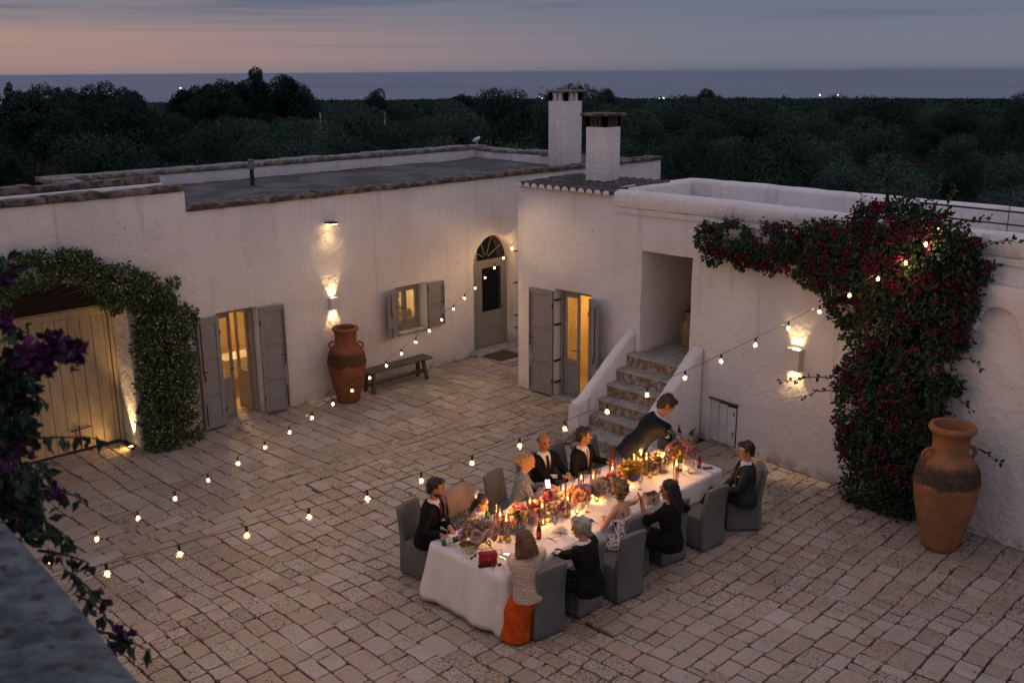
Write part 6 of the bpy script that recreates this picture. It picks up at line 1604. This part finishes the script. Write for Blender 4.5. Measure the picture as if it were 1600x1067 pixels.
    for s in (1, -1):
        eb = MB(); eb.ell(hp(.0865, s * .030, .016), (.009, .014, .008), H, 8); eb.build('eye', M['eye'], t, smooth=3.2)
        eb = MB(); eb.tube([hp(.097, s * .014, .037), hp(.097, s * .034, .042), hp(.082, s * .050, .036)], [.005, .0065, .004], 6); eb.build('eyebrow', M[hair[1]] if hair[1] != 'hair_bald' else M['hair_dark'], t, smooth=3.2)
    eb = MB(); eb.ell(hp(.1005, 0, -.058), (.006, .025, .0075), H, 8); eb.build('mouth', M['lip'], t, smooth=3.2)
    # ---- hair
    hm = MB(); k = hair[0]; nz = .006; nsc = 26
    if k == 'short':
        hm.ell(hp(-.020, 0, .034), (.098 * hs, .085 * hs, .104 * hs), H, 18); hm.ell(hp(-.048, 0, -.018), (.062 * hs, .072 * hs, .060 * hs), H, 14); hm.ell(hp(.052, .0, .104), (.046 * hs, .060 * hs, .030 * hs), H, 12)
    elif k == 'bald':
        hm.ell(hp(-.024, 0, .012), (.086 * hs, .0862 * hs, .074 * hs), H, 16); nz = .002
    elif k == 'mop':
        hm.ell(hp(-.012, 0, .040), (.108 * hs, .094 * hs, .106 * hs), H, 18); hm.ell(hp(-.048, 0, -.022), (.064 * hs, .076 * hs, .066 * hs), H, 14); hm.ell(hp(.066, .02, .098), (.046, .06, .034), H, 12); nz = .010
    elif k == 'bun':
        hm.ell(hp(-.022, 0, .034), (.100 * hs, .086 * hs, .102 * hs), H, 18); hm.ell(hp(-.055, 0, -.02), (.055 * hs, .068 * hs, .055 * hs), H, 14); hm.ell(hp(-.115, 0, -.018), (.042, .046, .042), H, 12); nz = .004
    elif k == 'bob':
        hm.ell(hp(-.020, 0, .034), (.108 * hs, .098 * hs, .108 * hs), H, 18)
        hm.tube([hp(-.045, 0, .03), hp(-.055, 0, -.06), hp(-.062, 0, -.15)], [.096 * hs, .104 * hs, .106 * hs], 14, round_caps=False)
        for s in (1, -1): hm.tube([hp(.015, s * .075, .02), hp(.010, s * .095, -.07), hp(-.002, s * .112, -.155)], [.030, .040, .044], 10)
        nz = .007; nsc = 18
    elif k == 'long':
        hm.ell(hp(-.018, 0, .036), (.104 * hs, .092 * hs, .106 * hs), H, 18)
        hm.tube([hp(-.04, 0, .02), hp(-.06, 0, -.09), hp(-.085, 0, -.19), hp(-.105, .0, -.31)], [.088 * hs, .092, .085, .050], 14)
        for s in (1, -1): hm.tube([hp(.015, s * .075, .02), hp(-.005, s * .085, -.08), hp(-.045, s * .085, -.20), hp(-.07, s * .06, -.28)], [.028, .036, .038, .028], 10)
        nz = .010; nsc = 16
    elif k == 'curly':
        rn = random.Random(5)
        hm.ell(hp(-.022, 0, .030), (.104 * hs, .094 * hs, .104 * hs), H, 18)
        for _ in range(64):
            v = rvec(rn); q = Vector((-.028 + v.x * .100, v.y * .095, .008 + v.z * .118))
            if q.x > .045 and q.z < .07: continue
            hm.ell(hp(*q), (.030, .030, .030), None, 8)
        nz = .010; nsc = 34
    elif k == 'girl':
        hm.ell(hp(-.018, 0, .034), (.104 * hs, .089 * hs, .104 * hs), H, 18); hm.ell(hp(-.05, 0, -.03), (.062, .074, .075), H, 14); hm.tube([hp(-.07, 0, -.03), hp(-.085, 0, -.12), hp(-.08, 0, -.2)], [.06, .05, .03], 10); nz = .006
    hme = remesh(hm, .009, 2, 'hair', nz, nsc)
    if k != 'bald':                                                  # loose strands along the surface
        hr = random.Random(len(label)); st2 = MB(); vv = hme.vertices
        for _ in range(320):
            v = vv[hr.randrange(len(vv))]; rel = H.inverted() @ (v.co - hc); nv = v.normal
            dn = Vector((-.5, 0, -1.0)) if k != 'curly' else rvec(hr); dn = H @ dn; dn = (dn - nv * dn.dot(nv)).normalized() + nv * hr.uniform(.0, .28) + rvec(hr) * .25
            leaf_at(st2, v.co - nv * .003, dn, rvec(hr), hr.uniform(.03, .07), hr.uniform(.006, .011))
        bm = bmesh.new(); bm.from_mesh(hme); tmp = st2.mesh('strands'); bm.from_mesh(tmp); bm.to_mesh(hme); bm.free(); bpy.data.meshes.remove(tmp)
    link('hair', hme, M[hair[1]], t)
    if hair[0] == 'short' and cols.get('beard'):
        bm_ = MB(); bm_.ell(hp(.026, 0, -.066), (.066 * hs, .0585 * hs, .056 * hs), H, 14); bm_.ell(hp(.066, 0, -.092), (.026, .030, .026), H, 10)
        bme = remesh(bm_, .008, 1, 'beard', .002, 60); link('beard', bme, M[cols['beard']], t)
    # ---- legs
    kn_ = {}
    for sd, s in (('L', 1), ('R', -1)):
        hip = p0 + Vector((.02, s * .085, -.02))
        if legs: K, A = (Vector(q) for q in legs[sd])
        elif stand: K, A = Vector((.02, s * .10, .50)), Vector((-.02, s * .11, .07))
        else: K, A = Vector((.46, s * .12, .53)), Vector((.50, s * .12, .08))
        kn_[sd] = (hip, K, A)
    def legmesh(mb, r0, r1, r2):
        for sd in 'LR':
            hip, K, A = kn_[sd]; mb.tube([hip, hip.lerp(K, .5), K, K.lerp(A, .4), A], [r0, (r0 + r1) / 2 * 1.02, r1, r1 * .95, r2], 12, round_caps=True)
    def sleeves(mb, inf, upto=1.0, cuff=0.0):
        for sd, s in (('L', 1), ('R', -1)):
            e, w = arm[sd]; S0 = sh[sd]; w2 = e.lerp(w, upto)
            mb.tube([S0 - L * s * .05, S0.lerp(e, .12), S0.lerp(e, .45), e, e.lerp(w2, .5), w2], [.060 * fem + inf, .060 * fem + inf, .050 * fem + inf, .044 * fem + inf, .040 * fem + inf, .032 * fem + inf + cuff], 12)
    def shoes(m='shoe'):
        for sd in 'LR':
            hip, K, A = kn_[sd]; sb_ = MB(); d = Vector((1, 0, 0)) if abs((A - K).normalized().z) > .5 else Vector((.6, 0, -.8)); c = A + d * .06 + Vector((0, 0, -.035))
            Md = Matrix((d, Vector((0, 1, 0)), d.cross(Vector((0, 1, 0))))).transposed(); sb_.ell(c, (.135, .048, .042), Md, 12); sb_.ell(A + Vector((0, 0, -.01)), (.055, .045, .055), None, 10)
            link('shoe', remesh(sb_, .012, 2, 'shoe'), M[m], t)
    vcut = lambda c, h0=.17, k=.235: not ((c - p0).dot(F) > .01 and h0 < (c - p0).dot(u) < .60 and abs((c - p0).dot(L)) < .010 + ((c - p0).dot(u) - h0) * k)
    if outfit == 'suit':
        mb = MB(); torso(mb, .004, .05, .545); mb.tube([p0 + u * .505, p0 + u * .558], [.068, .060], 14); sleeves(mb, -.006, 1.0, .006)
        link('shirt', remesh(mb, .012, 2, 'shirt', .002, 14), M[cols.get('shirt', 'shirt')], t)
        mb = MB(); torso(mb, .022, -.10 if not stand else -.16, .53, .03); sleeves(mb, .014, .97, .004)
        link('jacket', remesh(mb, .011, 3, 'jacket', .006, 9, vcut), M[cols['suit']], t)
        surf = lambda h, lat, up_: p0 + u * h + L * lat + F * ((tor_ab(h)[1] * fem * .97 + up_) * math.sqrt(max(0.1, 1 - (lat / (tor_ab(h)[0] + up_)) ** 2)))
        lb = MB()
        for s in (1, -1):
            pa = [surf(.17 + .34 * q / 6, s * (.014 + .34 * q / 6 * .235 + .012 * math.sin(math.pi * q / 6)), .026) for q in range(7)]
            lb.tube(pa, [.010, .018, .022, .024, .024, .020, .012], 6)
        lm_ = lb.mesh('lapel', 3.2); link('lapel', lm_, M[cols['suit']], t)
        if cols.get('tie'):
            tb_ = MB(); hh = [.16, .22, .30, .40, .48, .515]; ww = [.026, .034, .032, .026, .020, .024]
            tb_.loft([[surf(h, -w, .012), surf(h, w, .012), surf(h, w, .018), surf(h, 0, .026), surf(h, -w, .018)] for h, w in zip(hh, ww)]); tb_.build('tie', M[cols['tie']], t, recalc=True, smooth=R(60))
        if cols.get('square'):
            qb = MB(); qc = surf(.36, .105, .030); qb.ell(qc, (.012, .016, .012), None, 8); qb.build('pocket_square', M['shirt'], t, smooth=3.2)
        mb = MB(); torso(mb, .014, -.10, .12); legmesh(mb, .088, .070, .056)
        link('trousers', remesh(mb, .013, 3, 'trousers', .007, 7), M[cols.get('trousers', cols['suit'])], t); shoes()
    elif outfit == 'quilt':
        mb = MB(); torso(mb, .040, -.03, .53, .015); sleeves(mb, .024, .95, .01); mb.tube([p0 + u * .50, p0 + u * .56], [.085, .078], 14)
        link('quilted_jacket', remesh(mb, .012, 3, 'quilted_jacket', .008, 11), M['quilt'], t)
        mb = MB(); torso(mb, .02, -.09, .10)
        rgs = []
        for z_, cx_, cy_, ax_, ay_ in ((pel_z + .02, .0, .02, .15, .18), (.50, .05, .05, .18, .18), (.40, .07, .09, .18, .165), (.22, .08, .11, .18, .165), (.03, .09, .12, .195, .185)):
            rgs.append([Vector((cx_ + ax_ * math.cos(2 * math.pi * q / 44) * (1 + .06 * math.sin(q * 2.9) * (.6 - z_)), cy_ + ay_ * math.sin(2 * math.pi * q / 44) * (1 + .06 * math.sin(q * 3.7 + 1) * (.6 - z_)), z_)) for q in range(44)])
        mb.loft(rgs)
        me = remesh(mb, .014, 4, 'skirt', .012, 10); link('skirt', me, M['orange'], t)
    elif outfit == 'dress':
        mb = MB(); torso(mb, .012, -.08, .53); mb.tube([p0 + u * .49, p0 + u * .57], [.070, .064], 14); sleeves(mb, .016, .8, .012)
        legmesh(mb, .105, .10, .09); link('dress', remesh(mb, .012, 3, 'dress', .008, 9), M[cols['cloth']], t); shoes()
    elif outfit == 'blouse':
        mb = MB(); torso(mb, .014, -.08, .52); sleeves(mb, .024, .92, .0); mb.tube([p0 + u * .48, p0 + u * .54], [.080, .066], 14); legmesh(mb, .10, .085, .075)
        link('blouse', remesh(mb, .013, 3, 'blouse', .008, 9), M['girl'], t); shoes()
    elif outfit == 'blacktop':
        mb = MB(); torso(mb, .022, -.10, .525, .02); sleeves(mb, .018, .35, .012); legmesh(mb, .10, .085, .07)
        link('black_dress', remesh(mb, .012, 3, 'black_dress', .009, 8), M['black'], t); shoes()
    elif outfit == 'sundress':
        mb = MB(); torso(mb, .008, -.10, .335, .03)
        for s in (1, -1): mb.tube([p0 + Vector((0, s * .08, -.02)), Vector((.30, s * .12, .54)), Vector((.47, s * .14, .50)), Vector((.50, s * .15, .22))], [.125, .12, .12, .16], 16)
        mb.tube([p0 + Vector((-.02, -.02, -.02)), p0 + Vector((-.03, -.13, -.10)), p0 + Vector((-.05, -.20, -.28))], [.16, .13, .10], 16)
        link('dress', remesh(mb, .012, 3, 'dress', .010, 10), M['floral'], t)
        for s in (1, -1):
            sb_ = MB(); pts_ = []
            for q in range(8):
                a = math.pi * q / 7; h = .33 + .155 * math.sin(a); f = math.cos(a); A_, B_ = tor_ab(h); lat = s * .085
                pts_.append(p0 + u * h + L * lat + F * f * (B_ * fem * math.sqrt(max(.05, 1 - (lat / A_) ** 2)) + .004))
            sb_.tube(pts_, .007, 6); sb_.build('strap', M['floral'], t, smooth=3.2)
    return t, loc, arm, rot, root_loc

W = lambda px, py, z: ('w', gp(px, py, z))
person('bearded man in dark suit with red tie holding a green bottle at the near end', (681, 762), -58, lean=10, head_yaw=10, head_pitch=10, skin='skin_tan', hair=('short', 'hair_dark'), cols=dict(suit='black', tie='redtie', beard='hair_dark'), hands=dict(R=W(690, 836, .83), L=W(703, 824, .80)))
g_, gl_, ga_, gr_, go_ = person('little girl in white blouse with a white bow in her dark hair', (752, 785), -55, S=.74, pel_z=.74, lean=6, head_yaw=-5, head_pitch=22, skin='skin_fair', hair=('girl', 'hair_dark'), outfit='blouse', female=True, hs=1.2, legs=dict(L=((.40, .1, .68), (.46, .1, .30)), R=((.40, -.1, .68), (.46, -.1, .30))), hands=dict(L=('l', (.32, .12, .86)), R=('l', (.32, -.12, .86))))
hb_ = [c for c in g_.children if c.name.startswith('hair')][0]; hv = sum((v.co for v in hb_.data.vertices), Vector()) / len(hb_.data.vertices)
for s in (1, -1):
    mb = MB(); mb.ell((-.05, s * .055, .135), (.035, .055, .040), None, 12); me = mb.mesh('bow', 3.2); roughen(me, .02, 20, s); link('bow', me, M['bow'], g_, loc=hv)
person('blonde woman with low bun in a blue dotted dress looking at a phone', (823, 722), -42, lean=12, head_yaw=0, head_pitch=24, skin='skin', hair=('bun', 'hair_blonde'), outfit='dress', cols=dict(cloth='dots'), female=True, hands=dict(R=W(850, 762, .84), L=W(858, 758, .84)))
t_, s__ = phone(856, 757, -40, 'phone with lit screen held by the woman in the dotted dress', z=.90, tilt=35)
s__.data.materials.clear(); s__.data.materials.append(M['screen'])
person('bald man in dark suit and black tie with folded hands', (850, 690), -98, lean=2, head_yaw=-10, head_pitch=10, skin='skin_tan', hair=('bald', 'hair_bald'), cols=dict(suit='black', tie='blacktie'), hands=dict(R=W(880, 744, .80), L=W(888, 741, .80)), sway=0)
person('man in dark suit with dusty pink tie and pocket square', (912, 681), -80, lean=5, head_yaw=36, head_pitch=4, skin='skin_tan', hair=('short', 'hair_dark'), cols=dict(suit='black', tie='pinktie', square=1), hands=dict(R=W(925, 735, .80), L=W(950, 722, .80)))
person('standing man in dark suit leaning over the table to the wine bucket', (1041, 632), -38, S=1.12, pel_z=.92, lean=38, head_yaw=0, head_pitch=40, skin='skin', hair=('mop', 'hair_mid'), cols=dict(suit='navy'), stand=True, hands=dict(R=W(1050, 690, .96), L=W(1052, 672, 1.02)))
person('man in dark tweed suit sitting apart at the far table corner, legs crossed', (1166, 704), 132, lean=0, head_yaw=6, head_pitch=10, skin='skin', hair=('short', 'hair_black'), cols=dict(suit='tweed', shirt='blueshirt', tie='greytie', square=1, trousers='navy'), hands=dict(L=('l', (.34, .05, .70)), R=('l', (.33, -.10, .62))), legs=dict(L=((.48, .0, .66), (.55, -.20, .32)), R=((.47, -.10, .54), (.42, -.06, .08))))
person('long haired woman in black with one hand raised, back to the camera', (1045, 765), 95, lean=4, head_yaw=42, head_pitch=6, skin='skin_tan', hair=('long', 'hair_black'), outfit='blacktop', female=True, hands=dict(L=W(1002, 784, 1.06), Lpole=(-.2, .3, -1), Ldir=(.15, .25, 1), Lside=(.5, -.8, 0), Lcurl=.25, R=W(1075, 790, .80)))
person('woman with short dark blonde curls in a white and black patterned sundress', (966, 763), 92, lean=10, head_yaw=-16, head_pitch=8, skin='skin_fair', hair=('curly', 'hair_curl'), outfit='sundress', female=True, hands=dict(L=('l', (.33, .03, .80)), Lpole=(.25, .5, -1.0), R=W(1003, 772, .84), Rpole=(-.3, -.8, -.9)))
person('grey haired man in black suit seen from behind', (908, 824), 100, lean=10, head_yaw=22, head_pitch=8, skin='skin', hair=('short', 'hair_grey'), cols=dict(suit='black'), hands=dict(L=W(868, 862, .80), R=W(918, 828, .80)))
person('woman with brown bob in cream quilted jacket and long orange skirt', (819, 846), 78, S=.96, lean=5, head_yaw=6, head_pitch=16, skin='skin_fair', hair=('bob', 'hair_brown'), outfit='quilt', female=True, hands=dict(L=W(800, 868, .80), R=W(848, 858, .80)))

bpy.data.scenes.remove(TMP)

# ------------------------------------------------------------------ weeds and dry leaves in the joints
rn = random.Random(88); mb = MB()
for k in range(70):
    x, y = (rn.uniform(2.5, 13.2), rn.uniform(2.8, 15.5)) if k > 34 else rn.choice(((rn.uniform(8.6, 16), 16.12), (rn.uniform(4.6, 7), 16.6), (14.16 - (9.2 - (q_ := rn.uniform(4, 9))) * .113, q_)))
    for _ in range(rn.randint(4, 10)):
        p = Vector((x + rn.uniform(-.06, .06), y + rn.uniform(-.06, .06), -.01)); leaf_at(mb, p, Vector((rn.uniform(-1, 1), rn.uniform(-1, 1), rn.uniform(.3, 1.2))), rvec(rn), rn.uniform(.03, .07), .014)
tag(mb.build('weeds', M['jas_leaf'], None), 'small weeds growing in the joints of the paving', kind='stuff')

mb = MB()
for k in range(420):
    q = rn.random()
    if q < .62: y = rn.gauss(6.3, 1.3); x = 14.30 - (9.2 - y) * .113 - abs(rn.gauss(0, .9)) - .05
    elif q < .75: x, y = rn.gauss(7.6, .9), 16.0 - abs(rn.gauss(0, .6))
    else: x, y = rn.uniform(2.5, 13), rn.uniform(2.8, 15.5)
    if not (1.2 < x < 14.2 and 2 < y < 16.1): continue
    leaf_at(mb, Vector((x, y, .012)), Vector((rn.uniform(-1, 1), rn.uniform(-1, 1), .05)), Vector((0, 0, 1)) + rvec(rn) * .4, rn.uniform(.03, .055), rn.uniform(.02, .032), rn.randrange(2))
tag(mb.build('fallen_leaves', [leaf_mat('dry_leaf', (.10, .05, .025), (.22, .12, .06)), M['boug_red']], None), 'dry leaves and fallen petals scattered on the paving below the climbers', kind='stuff')
